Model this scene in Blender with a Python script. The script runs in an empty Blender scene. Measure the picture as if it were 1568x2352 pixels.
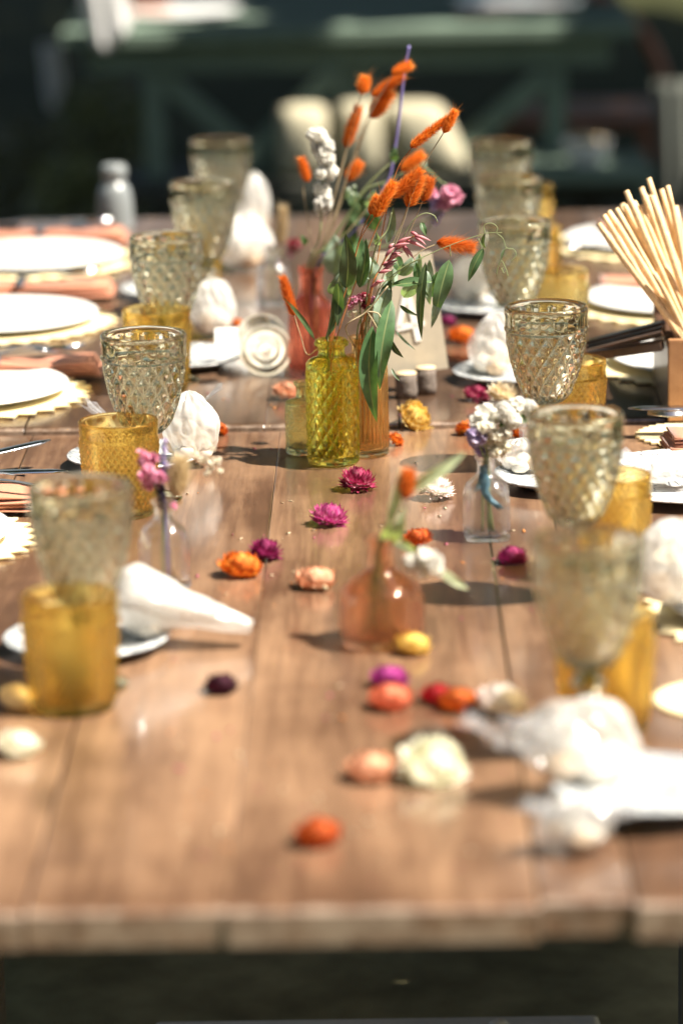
import bpy, math, random
from mathutils import Vector, Matrix
random.seed(7)
R = math.radians
S = bpy.context.scene
C = S.collection

# ------------------------------------------------------------------ camera
TZ = 0.75                      # table top height
F = 8200.0                     # focal length in pixels of a 1568x2352 picture
VW, VH = 1568.0, 2352.0
PITCH, YAW, ROLL = R(13.52), R(0.67), R(-1.1)
CAMPOS = Vector((0, 0, TZ + 0.845))
ROT = (Matrix.Rotation(YAW, 3, 'Z') @ Matrix.Rotation(R(90) - PITCH, 3, 'X') @ Matrix.Rotation(ROLL, 3, 'Z'))
cd = bpy.data.cameras.new('camera')
cd.sensor_fit = 'VERTICAL'; cd.sensor_height = 36.0
cd.lens = 36.0 * F / VH
cd.clip_start = 0.05; cd.clip_end = 400
cam = bpy.data.objects.new('camera', cd)
cam.matrix_world = Matrix.Translation(CAMPOS) @ ROT.to_4x4()
C.objects.link(cam); S.camera = cam
cd.dof.use_dof = True
cd.dof.focus_distance = 3.72
cd.dof.aperture_fstop = 2.9
cd.dof.aperture_blades = 0

# ------------------------------------------------------------------ sky, sun, exposure
SUN_EL, SUN_AZ = 56.0, 106.0      # azimuth clockwise from +Y
TOSUN = Vector((math.cos(R(SUN_EL)) * math.sin(R(SUN_AZ)), math.cos(R(SUN_EL)) * math.cos(R(SUN_AZ)), math.sin(R(SUN_EL))))
W = bpy.data.worlds.new('World'); S.world = W; W.use_nodes = True
wn = W.node_tree.nodes; wl = W.node_tree.links
bg = wn['Background']
sky = wn.new('ShaderNodeTexSky'); sky.sky_type = 'NISHITA'; sky.sun_disc = False
sky.sun_elevation = R(SUN_EL); sky.sun_rotation = R(SUN_AZ)
sky.air_density = 1.0; sky.dust_density = 1.5; sky.ozone_density = 1.0
wl.new(sky.outputs[0], bg.inputs[0]); bg.inputs[1].default_value = 0.052
sl = bpy.data.lights.new('sun', 'SUN'); sl.energy = 5.0; sl.angle = R(0.5); sl.color = (1.0, 0.92, 0.79)
so = bpy.data.objects.new('sun', sl); so.rotation_euler = (-TOSUN).to_track_quat('-Z', 'Y').to_euler()
so.location = (4, -2, 8); C.objects.link(so)
S.view_settings.view_transform = 'Standard'; S.view_settings.look = 'None'
S.view_settings.gamma = 1.0; S.view_settings.use_curve_mapping = False
S.view_settings.exposure = 1.55
cy = S.cycles
cy.use_denoising = True
try: cy.denoiser = 'OPENIMAGEDENOISE'
except Exception: pass
cy.use_adaptive_sampling = False
cy.max_bounces = 14; cy.transmission_bounces = 10; cy.glossy_bounces = 5; cy.diffuse_bounces = 3
cy.transparent_max_bounces = 24
cy.caustics_refractive = True; cy.caustics_reflective = False
cy.blur_glossy = 1.0
cy.sample_clamp_indirect = 14.0; cy.sample_clamp_direct = 0.0

# ------------------------------------------------------------------ geometry helpers
SEAM_Y = None
def ray(px, py):
    d = Vector(((px - VW / 2) / F, (VH / 2 - py) / F, -1.0))
    return (ROT @ d).normalized()
def on_z(px, py, z):
    d = ray(px, py); t = (z - CAMPOS.z) / d.z
    return CAMPOS + d * t
def at_y(px, py, y):
    d = ray(px, py); t = (y - CAMPOS.y) / d.y
    return CAMPOS + d * t
RISE = 0.006                     # the farther table stands a little higher
def tab(px, py):
    p = on_z(px, py, TZ)
    if p.y > SEAM_Y: p = on_z(px, py, TZ + RISE)
    return p
def rimpt(px, py, h):            # base point of a thing whose top centre shows at (px, py)
    p = on_z(px, py, TZ + h)
    z = TZ
    if p.y > SEAM_Y: p = on_z(px, py, TZ + RISE + h); z = TZ + RISE
    return Vector((p.x, p.y, z))
def pxm(p):                      # pixels per metre at p
    return F / -((ROT.transposed() @ (p - CAMPOS)).z)
SEAM_Y = on_z(700, 985, TZ).y
FRONT_Y = on_z(700, 2088, TZ).y
FAR_Y = on_z(300, 508, TZ).y

class MB:
    def __init__(s): s.v = []; s.f = []; s.t = []; s.m = []
    def add(s, vs, fs, ts=None, mi=0):
        o = len(s.v); s.v += [tuple(x) for x in vs]
        s.f += [tuple(i + o for i in f) for f in fs]
        s.t += list(ts) if ts is not None else [0.0] * len(vs)
        s.m += [mi] * len(fs)
        return s
    def box(s, c, d, rz=0.0, M=None):
        x, y, z = d[0] / 2, d[1] / 2, d[2] / 2
        vs = [Vector((a, b, e)) for a in (-x, x) for b in (-y, y) for e in (-z, z)]
        if M is None: M = Matrix.Rotation(rz, 3, 'Z')
        vs = [M @ v + Vector(c) for v in vs]
        return s.add(vs, [(0, 1, 3, 2), (4, 6, 7, 5), (0, 4, 5, 1), (2, 3, 7, 6), (0, 2, 6, 4), (1, 5, 7, 3)])
    def bevbox(s, c, d, b, M=None):
        # box with chamfered edges
        hx, hy, hz = d[0] / 2, d[1] / 2, d[2] / 2
        import bmesh
        bm = bmesh.new(); bmesh.ops.create_cube(bm, size=1.0)
        for v in bm.verts: v.co = Vector((v.co.x * d[0], v.co.y * d[1], v.co.z * d[2]))
        bmesh.ops.bevel(bm, geom=list(bm.edges), offset=b, segments=2, affect='EDGES', profile=0.6)
        bm.verts.index_update()
        vs = [((M @ v.co) if M is not None else v.co) + Vector(c) for v in bm.verts]
        fs = [[v.index for v in f.verts] for f in bm.faces]
        bm.free(); return s.add(vs, fs)
    def rings(s, rings, closed=True, cap0=False, cap1=False, ts=None):
        n = len(rings[0]); vs = []; tt = []
        for i, r in enumerate(rings):
            vs += r; tt += [ts[i] if ts else 0.0] * n
        fs = []
        for i in range(len(rings) - 1):
            for j in range(n if closed else n - 1):
                k = (j + 1) % n
                fs.append((i * n + j, i * n + k, (i + 1) * n + k, (i + 1) * n + j))
        if cap0: fs.append(tuple(range(n))[::-1])
        if cap1: fs.append(tuple(range((len(rings) - 1) * n, len(rings) * n)))
        return s.add(vs, fs, tt)
    def lathe(s, prof, n=32, disp=None, cap0=False, cap1=False, sq=None):
        rg = []
        for (r, z) in prof:
            row = []
            for j in range(n):
                a = 2 * math.pi * j / n
                q = r + (disp(a, z, r) if disp else 0)
                if sq: q *= sq(a, z)
                row.append(Vector((q * math.cos(a), q * math.sin(a), z)))
            rg.append(row)
        return s.rings(rg, True, cap0, cap1)
    def tube(s, pts, rad, n=6, ts=None, cap=True):
        pts = [Vector(p) for p in pts]
        if not isinstance(rad, (list, tuple)): rad = [rad] * len(pts)
        rg = []; up = Vector((0.13, 0.31, 0.94)).normalized()
        prev = None
        for i, p in enumerate(pts):
            a = pts[max(i - 1, 0)]; b = pts[min(i + 1, len(pts) - 1)]
            t = (b - a).normalized()
            if prev is None:
                u = t.cross(up)
                if u.length < 1e-3: u = t.cross(Vector((1, 0, 0)))
            else: u = prev - t * prev.dot(t)
            u.normalize(); prev = u; w = t.cross(u)
            rg.append([p + (u * math.cos(2 * math.pi * j / n) + w * math.sin(2 * math.pi * j / n)) * rad[i] for j in range(n)])
        return s.rings(rg, True, cap, cap, ts)
    def mesh(s, name, mat, smooth=True):
        me = bpy.data.meshes.new(name); me.from_pydata(s.v, [], s.f)
        for m in (mat if isinstance(mat, (list, tuple)) else [mat]): me.materials.append(m)
        if isinstance(mat, (list, tuple)):
            me.polygons.foreach_set('material_index', s.m)
        if any(s.t):
            at = me.attributes.new('t', 'FLOAT', 'POINT'); at.data.foreach_set('value', s.t)
        if smooth: me.polygons.foreach_set('use_smooth', [True] * len(me.polygons))
        me.update(); return me
    def build(s, name, mat, parent=None, smooth=True, loc=None):
        o = bpy.data.objects.new(name, s.mesh(name, mat, smooth)); C.objects.link(o)
        if parent is not None: o.parent = parent
        if loc is not None: o.location = loc
        return o
def bez(pts, n=12):              # Catmull-Rom through points
    P = [Vector(p) for p in pts]; P = [P[0] * 2 - P[1]] + P + [P[-1] * 2 - P[-2]]
    out = []
    for i in range(1, len(P) - 2):
        for k in range(n):
            t = k / n; a, b, c, d = P[i - 1], P[i], P[i + 1], P[i + 2]
            out.append(0.5 * ((2 * b) + (c - a) * t + (2 * a - 5 * b + 4 * c - d) * t * t + (3 * b - a - 3 * c + d) * t ** 3))
    out.append(P[-2]); return out
def tag(o, label, cat, group=None, kind=None):
    if label: o['label'] = label
    if cat: o['category'] = cat
    if group: o['group'] = group
    if kind: o['kind'] = kind
    return o
def thing(name, label, cat, loc=(0, 0, 0), rz=0.0, group=None):
    o = bpy.data.objects.new(name, None); o.empty_display_size = 0.02; C.objects.link(o)
    o.location = loc; o.rotation_euler = (0, 0, rz)
    return tag(o, label, cat, group)
def child(name, me, parent, loc=(0, 0, 0), rot=(0, 0, 0), sc=(1, 1, 1)):
    o = bpy.data.objects.new(name, me); C.objects.link(o); o.parent = parent
    o.location = loc; o.rotation_euler = rot; o.scale = sc; return o
def sub(o, lv=1):
    m = o.modifiers.new('sub', 'SUBSURF'); m.levels = lv; m.render_levels = lv; return o
def dense(prof, step):
    out = []
    for i in range(len(prof) - 1):
        (r0, z0), (r1, z1) = prof[i], prof[i + 1]
        n = max(1, int(math.hypot(r1 - r0, z1 - z0) / step))
        out += [(r0 + (r1 - r0) * k / n, z0 + (z1 - z0) * k / n) for k in range(n)]
    return out + [prof[-1]]
def smooth_prof(prof, n=6):
    return [(max(p.x, 1e-4), p.y) for p in bez([(r, z, 0) for r, z in prof], n)]
def shell(prof, n, wall, floor_z, disp=None, sq=None):
    """closed glass wall: outer profile bottom to rim, then inner wall down to an inner floor"""
    mb = MB()
    inner = [(max(r - wall, 0.0015), z) for r, z in prof if z > floor_z + 0.001][::-1]
    inner = inner[::1]
    def row(r, z, d):
        out = []
        for j in range(n):
            a = 2 * math.pi * j / n
            q = r + (disp(a, z, r) if (d and disp) else 0)
            if sq: q *= sq(a, z)
            out.append(Vector((q * math.cos(a), q * math.sin(a), z)))
        return out
    rt = prof[-1]
    rg = [row(0.0006, prof[0][1] + 0.001, False)] + [row(r, z, True) for r, z in prof]
    rg += [row(rt[0] - wall * 0.25, rt[1] + wall * 0.4, False), row(rt[0] - wall * 0.75, rt[1] + wall * 0.4, False)]
    step = max(1, len(inner) // 24)
    inner = inner[::step] + ([inner[-1]] if (len(inner) - 1) % step else [])
    rg += [row(r, z, False) for r, z in inner]
    rg += [row(inner[-1][0] * 0.75, floor_z, False), row(0.0006, floor_z, False)]
    mb.rings(rg, True, True, True)
    return mb

# ------------------------------------------------------------------ materials
def newmat(name):
    m = bpy.data.materials.new(name); m.use_nodes = True
    nt = m.node_tree; nt.nodes.clear()
    out = nt.nodes.new('ShaderNodeOutputMaterial')
    return m, nt, out
def nd(nt, t, **kw):
    n = nt.nodes.new('ShaderNode' + t)
    for k, v in kw.items():
        if k in n.inputs: n.inputs[k].default_value = v
        else: setattr(n, k, v)
    return n
def rgba(c): return (c[0], c[1], c[2], 1.0)
def glass(name, col, trans=0.35, rough=0.02, ior=1.47):
    m, nt, out = newmat(name)
    g = nd(nt, 'BsdfGlass', Color=rgba(col), Roughness=rough, IOR=ior)
    t = nd(nt, 'BsdfTransparent', Color=rgba(col))
    x = nd(nt, 'MixShader'); x.inputs[0].default_value = trans
    nt.links.new(g.outputs[0], x.inputs[1]); nt.links.new(t.outputs[0], x.inputs[2])
    nt.links.new(x.outputs[0], out.inputs[0]); return m
def plain(name, col, rough=0.6, var=0.12, scale=40.0, bump=0.0, metal=0.0, sheen=0.0, transl=0.0, spec=0.5, coat=0.0):
    m, nt, out = newmat(name)
    tc = nd(nt, 'TexCoord'); no = nd(nt, 'TexNoise', Scale=scale, Detail=5.0, Roughness=0.6)
    nt.links.new(tc.outputs['Object'], no.inputs['Vector'])
    oi = nd(nt, 'ObjectInfo')
    rp = nd(nt, 'ValToRGB')
    rp.color_ramp.elements[0].position = 0.3; rp.color_ramp.elements[1].position = 0.7
    rp.color_ramp.elements[0].color = rgba([c * (1 - var) for c in col]); rp.color_ramp.elements[1].color = rgba([min(1, c * (1 + var)) for c in col])
    nt.links.new(no.outputs['Fac'], rp.inputs[0])
    p = nd(nt, 'BsdfPrincipled', Roughness=rough, Metallic=metal)
    p.inputs['Specular IOR Level'].default_value = spec
    p.inputs['Coat Weight'].default_value = coat
    if sheen: p.inputs['Sheen Weight'].default_value = sheen
    nt.links.new(rp.outputs[0], p.inputs['Base Color'])
    if bump:
        b = nd(nt, 'Bump', Strength=bump, Distance=0.002); nt.links.new(no.outputs['Fac'], b.inputs['Height']); nt.links.new(b.outputs[0], p.inputs['Normal'])
    last = p
    if transl:
        tr = nd(nt, 'BsdfTranslucent'); nt.links.new(rp.outputs[0], tr.inputs[0])
        x = nd(nt, 'MixShader'); x.inputs[0].default_value = transl
        nt.links.new(p.outputs[0], x.inputs[1]); nt.links.new(tr.outputs[0], x.inputs[2]); last = x
    nt.links.new(last.outputs[0], out.inputs[0]); return m
def petal(name, stops, transl=0.35, rough=0.45):
    """colour along the petal (attribute t)"""
    m, nt, out = newmat(name)
    at = nd(nt, 'Attribute', attribute_name='t')
    no = nd(nt, 'TexNoise', Scale=180.0, Detail=3.0); tc = nd(nt, 'TexCoord'); nt.links.new(tc.outputs['Object'], no.inputs['Vector'])
    ad = nd(nt, 'Math', operation='MULTIPLY_ADD'); ad.inputs[1].default_value = 0.28; nt.links.new(no.outputs['Fac'], ad.inputs[0])
    sb = nd(nt, 'Math', operation='SUBTRACT'); sb.inputs[1].default_value = 0.14
    nt.links.new(at.outputs['Fac'], sb.inputs[0]); nt.links.new(sb.outputs[0], ad.inputs[2])
    rp = nd(nt, 'ValToRGB'); cr = rp.color_ramp
    while len(cr.elements) < len(stops): cr.elements.new(0.5)
    for e, (p_, c_) in zip(cr.elements, stops): e.position = p_; e.color = rgba(c_)
    nt.links.new(ad.outputs[0], rp.inputs[0])
    oi = nd(nt, 'ObjectInfo'); hv = nd(nt, 'HueSaturation'); mv = nd(nt, 'MapRange'); mv.inputs['To Min'].default_value = 0.82; mv.inputs['To Max'].default_value = 1.08
    mh = nd(nt, 'MapRange'); mh.inputs['To Min'].default_value = 0.494; mh.inputs['To Max'].default_value = 0.506
    nt.links.new(oi.outputs['Random'], mv.inputs['Value']); nt.links.new(oi.outputs['Random'], mh.inputs['Value'])
    nt.links.new(mv.outputs[0], hv.inputs['Value']); nt.links.new(mh.outputs[0], hv.inputs['Hue']); nt.links.new(rp.outputs[0], hv.inputs['Color']); rp = hv
    p = nd(nt, 'BsdfPrincipled', Roughness=rough); nt.links.new(rp.outputs[0], p.inputs['Base Color'])
    tr = nd(nt, 'BsdfTranslucent'); nt.links.new(rp.outputs[0], tr.inputs[0])
    x = nd(nt, 'MixShader'); x.inputs[0].default_value = transl
    nt.links.new(p.outputs[0], x.inputs[1]); nt.links.new(tr.outputs[0], x.inputs[2])
    nt.links.new(x.outputs[0], out.inputs[0]); return m
def wood_mat(name, dark, mid, light, rough=0.38, wear_ends=True, coat=0.25):
    m, nt, out = newmat(name); L = nt.links.new
    tc = nd(nt, 'TexCoord'); oi = nd(nt, 'ObjectInfo')
    off = nd(nt, 'VectorMath', operation='SCALE'); off.inputs['Scale'].default_value = 37.0
    cx = nd(nt, 'CombineXYZ'); L(oi.outputs['Random'], cx.inputs[0]); L(oi.outputs['Random'], cx.inputs[1]); L(oi.outputs['Random'], cx.inputs[2])
    L(cx.outputs[0], off.inputs[0])
    av = nd(nt, 'VectorMath', operation='ADD'); L(tc.outputs['Object'], av.inputs[0]); L(off.outputs[0], av.inputs[1])
    mp = nd(nt, 'Mapping'); mp.inputs['Scale'].default_value = (1, 0.07, 1); L(av.outputs[0], mp.inputs['Vector'])
    n1 = nd(nt, 'TexNoise', Scale=26.0, Detail=8.0, Roughness=0.62, Distortion=0.6); L(mp.outputs[0], n1.inputs['Vector'])
    n2 = nd(nt, 'TexNoise', Scale=190.0, Detail=4.0, Roughness=0.7); L(mp.outputs[0], n2.inputs['Vector'])
    n3 = nd(nt, 'TexNoise', Scale=3.2, Detail=6.0, Roughness=0.6); L(av.outputs[0], n3.inputs['Vector'])
    rp = nd(nt, 'ValToRGB'); cr = rp.color_ramp; cr.elements.new(0.5)
    for e, (p_, c_) in zip(cr.elements, [(0.28, dark), (0.48, mid), (0.72, light)]): e.position = p_; e.color = rgba(c_)
    a1 = nd(nt, 'Math', operation='MULTIPLY_ADD'); a1.inputs[1].default_value = 0.62
    L(n1.outputs['Fac'], a1.inputs[0])
    a2 = nd(nt, 'Math', operation='MULTIPLY'); a2.inputs[1].default_value = 0.22; L(n2.outputs['Fac'], a2.inputs[0])
    a3 = nd(nt, 'Math', operation='MULTIPLY_ADD'); a3.inputs[1].default_value = 0.62; L(n3.outputs['Fac'], a3.inputs[0]); L(a2.outputs[0], a3.inputs[2])
    L(a3.outputs[0], a1.inputs[2]); 
    rj = nd(nt, 'Math', operation='MULTIPLY_ADD'); rj.inputs[1].default_value = 0.10; L(oi.outputs['Random'], rj.inputs[0])
    sb = nd(nt, 'Math', operation='SUBTRACT'); sb.inputs[1].default_value = 0.26; L(a1.outputs[0], sb.inputs[0]); L(sb.outputs[0], rj.inputs[2])
    L(rj.outputs[0], rp.inputs[0])
    # knots and scratches
    vo = nd(nt, 'TexVoronoi', Scale=3.6); 
    mk = nd(nt, 'Mapping'); mk.inputs['Scale'].default_value = (1.0, 0.55, 1); L(av.outputs[0], mk.inputs['Vector']); L(mk.outputs[0], vo.inputs['Vector'])
    kr = nd(nt, 'ValToRGB'); kr.color_ramp.elements[0].position = 0.03; kr.color_ramp.elements[1].position = 0.10
    kr.color_ramp.elements[0].color = (0.35, 0.3, 0.28, 1); kr.color_ramp.elements[1].color = (1, 1, 1, 1)
    L(vo.outputs['Distance'], kr.inputs[0])
    mu = nd(nt, 'MixRGB', blend_type='MULTIPLY'); mu.inputs[0].default_value = 0.8
    L(rp.outputs[0], mu.inputs[1]); L(kr.outputs[0], mu.inputs[2])
    col = mu.outputs[0]
    n4 = nd(nt, 'TexNoise', Scale=420.0, Detail=2.0); L(av.outputs[0], n4.inputs['Vector'])
    sp = nd(nt, 'ValToRGB'); sp.color_ramp.elements[0].position = 0.72; sp.color_ramp.elements[1].position = 0.80
    sp.color_ramp.elements[0].color = (0, 0, 0, 1); sp.color_ramp.elements[1].color = (0.5, 0.5, 0.5, 1)
    L(n4.outputs['Fac'], sp.inputs[0])
    mx = nd(nt, 'MixRGB'); mx.inputs[2].default_value = (0.62, 0.52, 0.42, 1); L(sp.outputs[0], mx.inputs[0]); L(col, mx.inputs[1]); col = mx.outputs[0]
    if wear_ends:   # pale worn end grain: t attribute marks distance to a worn edge
        at = nd(nt, 'Attribute', attribute_name='t')
        nw = nd(nt, 'TexNoise', Scale=34.0, Detail=6.0, Roughness=0.7); L(av.outputs[0], nw.inputs['Vector'])
        w1 = nd(nt, 'Math', operation='ADD'); L(at.outputs['Fac'], w1.inputs[0]); L(nw.outputs['Fac'], w1.inputs[1])
        wr = nd(nt, 'ValToRGB'); wr.color_ramp.elements[0].position = 0.84; wr.color_ramp.elements[1].position = 1.0
        wr.color_ramp.elements[0].color = (0, 0, 0, 1); wr.color_ramp.elements[1].color = (0.8, 0.8, 0.8, 1)
        w2 = nd(nt, 'Math', operation='MULTIPLY'); w2.inputs[1].default_value = 0.72; L(w1.outputs[0], w2.inputs[0])
        L(w2.outputs[0], wr.inputs[0])
        wx = nd(nt, 'MixRGB'); wx.inputs[2].default_value = (0.36, 0.27, 0.20, 1); L(wr.outputs[0], wx.inputs[0]); L(col, wx.inputs[1]); col = wx.outputs[0]
    p = nd(nt, 'BsdfPrincipled'); L(col, p.inputs['Base Color'])
    p.inputs['Coat Weight'].default_value = coat; p.inputs['Coat Roughness'].default_value = 0.14
    rr = nd(nt, 'MapRange'); rr.inputs['To Min'].default_value = rough - 0.1; rr.inputs['To Max'].default_value = rough + 0.2
    L(n3.outputs['Fac'], rr.inputs['Value']); L(rr.outputs[0], p.inputs['Roughness'])
    b = nd(nt, 'Bump', Strength=0.25, Distance=0.0015); L(a1.outputs[0], b.inputs['Height']); L(b.outputs[0], p.inputs['Normal'])
    L(p.outputs[0], out.inputs[0]); return m
def marble_mat(name, base, vein, scale=22.0, thr=0.05):
    m, nt, out = newmat(name); L = nt.links.new
    tc = nd(nt, 'TexCoord'); n0 = nd(nt, 'TexNoise', Scale=scale, Detail=5.0, Distortion=1.6); L(tc.outputs['Object'], n0.inputs['Vector'])
    s1 = nd(nt, 'Math', operation='SUBTRACT'); s1.inputs[1].default_value = 0.5; L(n0.outputs['Fac'], s1.inputs[0])
    ab = nd(nt, 'Math', operation='ABSOLUTE'); L(s1.outputs[0], ab.inputs[0])
    rp = nd(nt, 'ValToRGB'); rp.color_ramp.elements[0].position = 0.0; rp.color_ramp.elements[1].position = thr
    rp.color_ramp.elements[0].color = rgba(vein); rp.color_ramp.elements[1].color = rgba(base); L(ab.outputs[0], rp.inputs[0])
    p = nd(nt, 'BsdfPrincipled', Roughness=0.25); L(rp.outputs[0], p.inputs['Base Color']); L(p.outputs[0], out.inputs[0]); return m
def leaf_mat(name, top, under, transl=0.3, rough=0.42):
    m, nt, out = newmat(name); L = nt.links.new
    at = nd(nt, 'Attribute', attribute_name='t')       # 1 on the midrib
    geo = nd(nt, 'NewGeometry')
    no = nd(nt, 'TexNoise', Scale=90.0, Detail=4.0); tc = nd(nt, 'TexCoord'); L(tc.outputs['Object'], no.inputs['Vector'])
    mx = nd(nt, 'MixRGB'); mx.inputs[1].default_value = rgba(top); mx.inputs[2].default_value = rgba(under); L(geo.outputs['Backfacing'], mx.inputs[0])
    hs = nd(nt, 'HueSaturation'); L(mx.outputs[0], hs.inputs['Color'])
    mr = nd(nt, 'MapRange'); mr.inputs['From Min'].default_value = 0.3; mr.inputs['From Max'].default_value = 0.7; mr.inputs['To Min'].default_value = 0.75; mr.inputs['To Max'].default_value = 1.3
    L(no.outputs['Fac'], mr.inputs['Value'])
    oi = nd(nt, 'ObjectInfo'); mo = nd(nt, 'MapRange'); mo.inputs['To Min'].default_value = 0.7; mo.inputs['To Max'].default_value = 1.55; L(oi.outputs['Random'], mo.inputs['Value'])
    mm = nd(nt, 'Math', operation='MULTIPLY'); L(mr.outputs[0], mm.inputs[0]); L(mo.outputs[0], mm.inputs[1]); L(mm.outputs[0], hs.inputs['Value'])
    mh = nd(nt, 'MapRange'); mh.inputs['To Min'].default_value = 0.47; mh.inputs['To Max'].default_value = 0.52; L(oi.outputs['Random'], mh.inputs['Value']); L(mh.outputs[0], hs.inputs['Hue'])
    rb = nd(nt, 'MixRGB'); rb.inputs[2].default_value = (0.22, 0.27, 0.12, 1)
    pw = nd(nt, 'Math', operation='POWER'); pw.inputs[1].default_value = 40.0; L(at.outputs['Fac'], pw.inputs[0]); L(pw.outputs[0], rb.inputs[0]); L(hs.outputs[0], rb.inputs[1])
    p = nd(nt, 'BsdfPrincipled', Roughness=rough); L(rb.outputs[0], p.inputs['Base Color'])
    tr = nd(nt, 'BsdfTranslucent'); tm = nd(nt, 'MixRGB', blend_type='MULTIPLY'); tm.inputs[0].default_value = 1.0; tm.inputs[2].default_value = (1.3, 1.5, 0.5, 1); L(rb.outputs[0], tm.inputs[1]); L(tm.outputs[0], tr.inputs[0])
    x = nd(nt, 'MixShader'); x.inputs[0].default_value = transl; L(p.outputs[0], x.inputs[1]); L(tr.outputs[0], x.inputs[2]); L(x.outputs[0], out.inputs[0]); return m
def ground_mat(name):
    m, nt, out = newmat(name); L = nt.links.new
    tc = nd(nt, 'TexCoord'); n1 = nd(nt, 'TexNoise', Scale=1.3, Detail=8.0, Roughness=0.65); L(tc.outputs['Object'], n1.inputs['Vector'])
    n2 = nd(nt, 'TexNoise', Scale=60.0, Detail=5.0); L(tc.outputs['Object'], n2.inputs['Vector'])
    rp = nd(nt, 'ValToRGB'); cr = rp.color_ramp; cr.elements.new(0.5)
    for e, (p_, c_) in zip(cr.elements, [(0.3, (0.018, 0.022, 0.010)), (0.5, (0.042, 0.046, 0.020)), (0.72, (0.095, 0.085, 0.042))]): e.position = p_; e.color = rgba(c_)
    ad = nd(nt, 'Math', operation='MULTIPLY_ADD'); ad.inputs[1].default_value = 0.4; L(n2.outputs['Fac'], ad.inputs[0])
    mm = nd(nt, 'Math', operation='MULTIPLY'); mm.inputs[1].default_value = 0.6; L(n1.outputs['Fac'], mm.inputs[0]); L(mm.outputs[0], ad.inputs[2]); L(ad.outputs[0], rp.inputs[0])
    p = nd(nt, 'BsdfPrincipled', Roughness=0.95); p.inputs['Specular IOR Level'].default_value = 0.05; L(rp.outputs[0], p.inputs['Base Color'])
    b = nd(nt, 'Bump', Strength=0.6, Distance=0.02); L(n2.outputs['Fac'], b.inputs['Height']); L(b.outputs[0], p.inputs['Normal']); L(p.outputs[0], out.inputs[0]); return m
def cello_mat(name, wrinkle=60.0):
    m, nt, out = newmat(name); L = nt.links.new
    tc = nd(nt, 'TexCoord'); n1 = nd(nt, 'TexVoronoi', Scale=wrinkle, feature='DISTANCE_TO_EDGE'); L(tc.outputs['Object'], n1.inputs['Vector'])
    b = nd(nt, 'Bump', Strength=0.6, Distance=0.004); L(n1.outputs['Distance'], b.inputs['Height'])
    g = nd(nt, 'BsdfGlossy', Roughness=0.10); L(b.outputs[0], g.inputs['Normal'])
    t = nd(nt, 'BsdfTransparent'); t.inputs[0].default_value = (0.97, 0.975, 0.98, 1)
    d = nd(nt, 'BsdfDiffuse'); d.inputs[0].default_value = (0.85, 0.87, 0.9, 1); L(b.outputs[0], d.inputs['Normal'])
    x = nd(nt, 'MixShader'); x.inputs[0].default_value = 0.10; L(t.outputs[0], x.inputs[1]); L(d.outputs[0], x.inputs[2])
    y = nd(nt, 'MixShader'); y.inputs[0].default_value = 0.10; L(x.outputs[0], y.inputs[1]); L(g.outputs[0], y.inputs[2]); L(y.outputs[0], out.inputs[0]); return m

M = {}
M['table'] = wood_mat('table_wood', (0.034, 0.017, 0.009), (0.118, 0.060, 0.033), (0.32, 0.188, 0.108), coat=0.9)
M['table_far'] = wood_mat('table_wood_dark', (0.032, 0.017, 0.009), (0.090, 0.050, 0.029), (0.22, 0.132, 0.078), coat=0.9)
M['earth_lift'] = plain('lightened_earth', (0.33, 0.30, 0.16), 0.95, 0.35, 9, 0.3, spec=0.05)
M['trestle'] = plain('weathered_beam', (0.80, 0.76, 0.64), 0.8, 0.08, 30, 0.3)
M['goblet'] = glass('smoky_olive_glass', (0.905, 0.90, 0.83), 0.03, 0.02)
M['goblet_thick'] = glass('thick_olive_glass', (0.78, 0.78, 0.60), 0.08, 0.03)
M['amber'] = glass('amber_glass', (0.993, 0.895, 0.60), 0.30, 0.03)
M['amber_pale'] = glass('pale_amber_glass', (0.985, 0.93, 0.72), 0.2, 0.01)
M['yellow'] = glass('yellow_glass', (0.985, 0.968, 0.56), 0.10, 0.02)
M['greeng'] = glass('green_glass', (0.92, 0.94, 0.76), 0.2, 0.01)
M['orangeg'] = glass('orange_glass', (0.985, 0.88, 0.68), 0.28, 0.04)
M['redg'] = glass('coral_glass', (0.97, 0.70, 0.63), 0.3, 0.02)
M['peachg'] = glass('peach_glass', (0.995, 0.872, 0.775), 0.42, 0.05)
M['clearg'] = glass('clear_glass', (0.985, 0.99, 0.99), 0.4, 0.05)
M['jar'] = glass('faint_gold_glass', (0.975, 0.955, 0.90), 0.25, 0.03)
M['white_china'] = plain('white_china', (0.84, 0.84, 0.82), 0.25, 0.02, 20, 0.0, coat=0.3)
M['charger'] = plain('cream_paper_board', (0.82, 0.70, 0.42), 0.7, 0.05, 60, 0.1)
M['terracotta'] = plain('terracotta_cloth', (0.47, 0.185, 0.105), 0.85, 0.12, 300, 0.35, sheen=0.3)
M['ribbon'] = plain('slate_ribbon', (0.06, 0.07, 0.085), 0.5, 0.15, 90)
M['steel'] = plain('steel', (0.62, 0.63, 0.65), 0.18, 0.03, 40, metal=1.0)
M['marble'] = marble_mat('marbled_china', (0.60, 0.62, 0.62), (0.22, 0.24, 0.26), 30.0, 0.09)
M['printed'] = marble_mat('leaf_print', (0.80, 0.80, 0.78), (0.06, 0.07, 0.12), 26.0, 0.028)
M['favour'] = plain('white_tissue', (0.86, 0.85, 0.81), 0.8, 0.05, 60, 0.4, transl=0.3)
M['cream_favour'] = plain('cream_tissue', (0.84, 0.76, 0.62), 0.8, 0.07, 60, 0.4, transl=0.3)
M['cello'] = cello_mat('cellophane')
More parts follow.
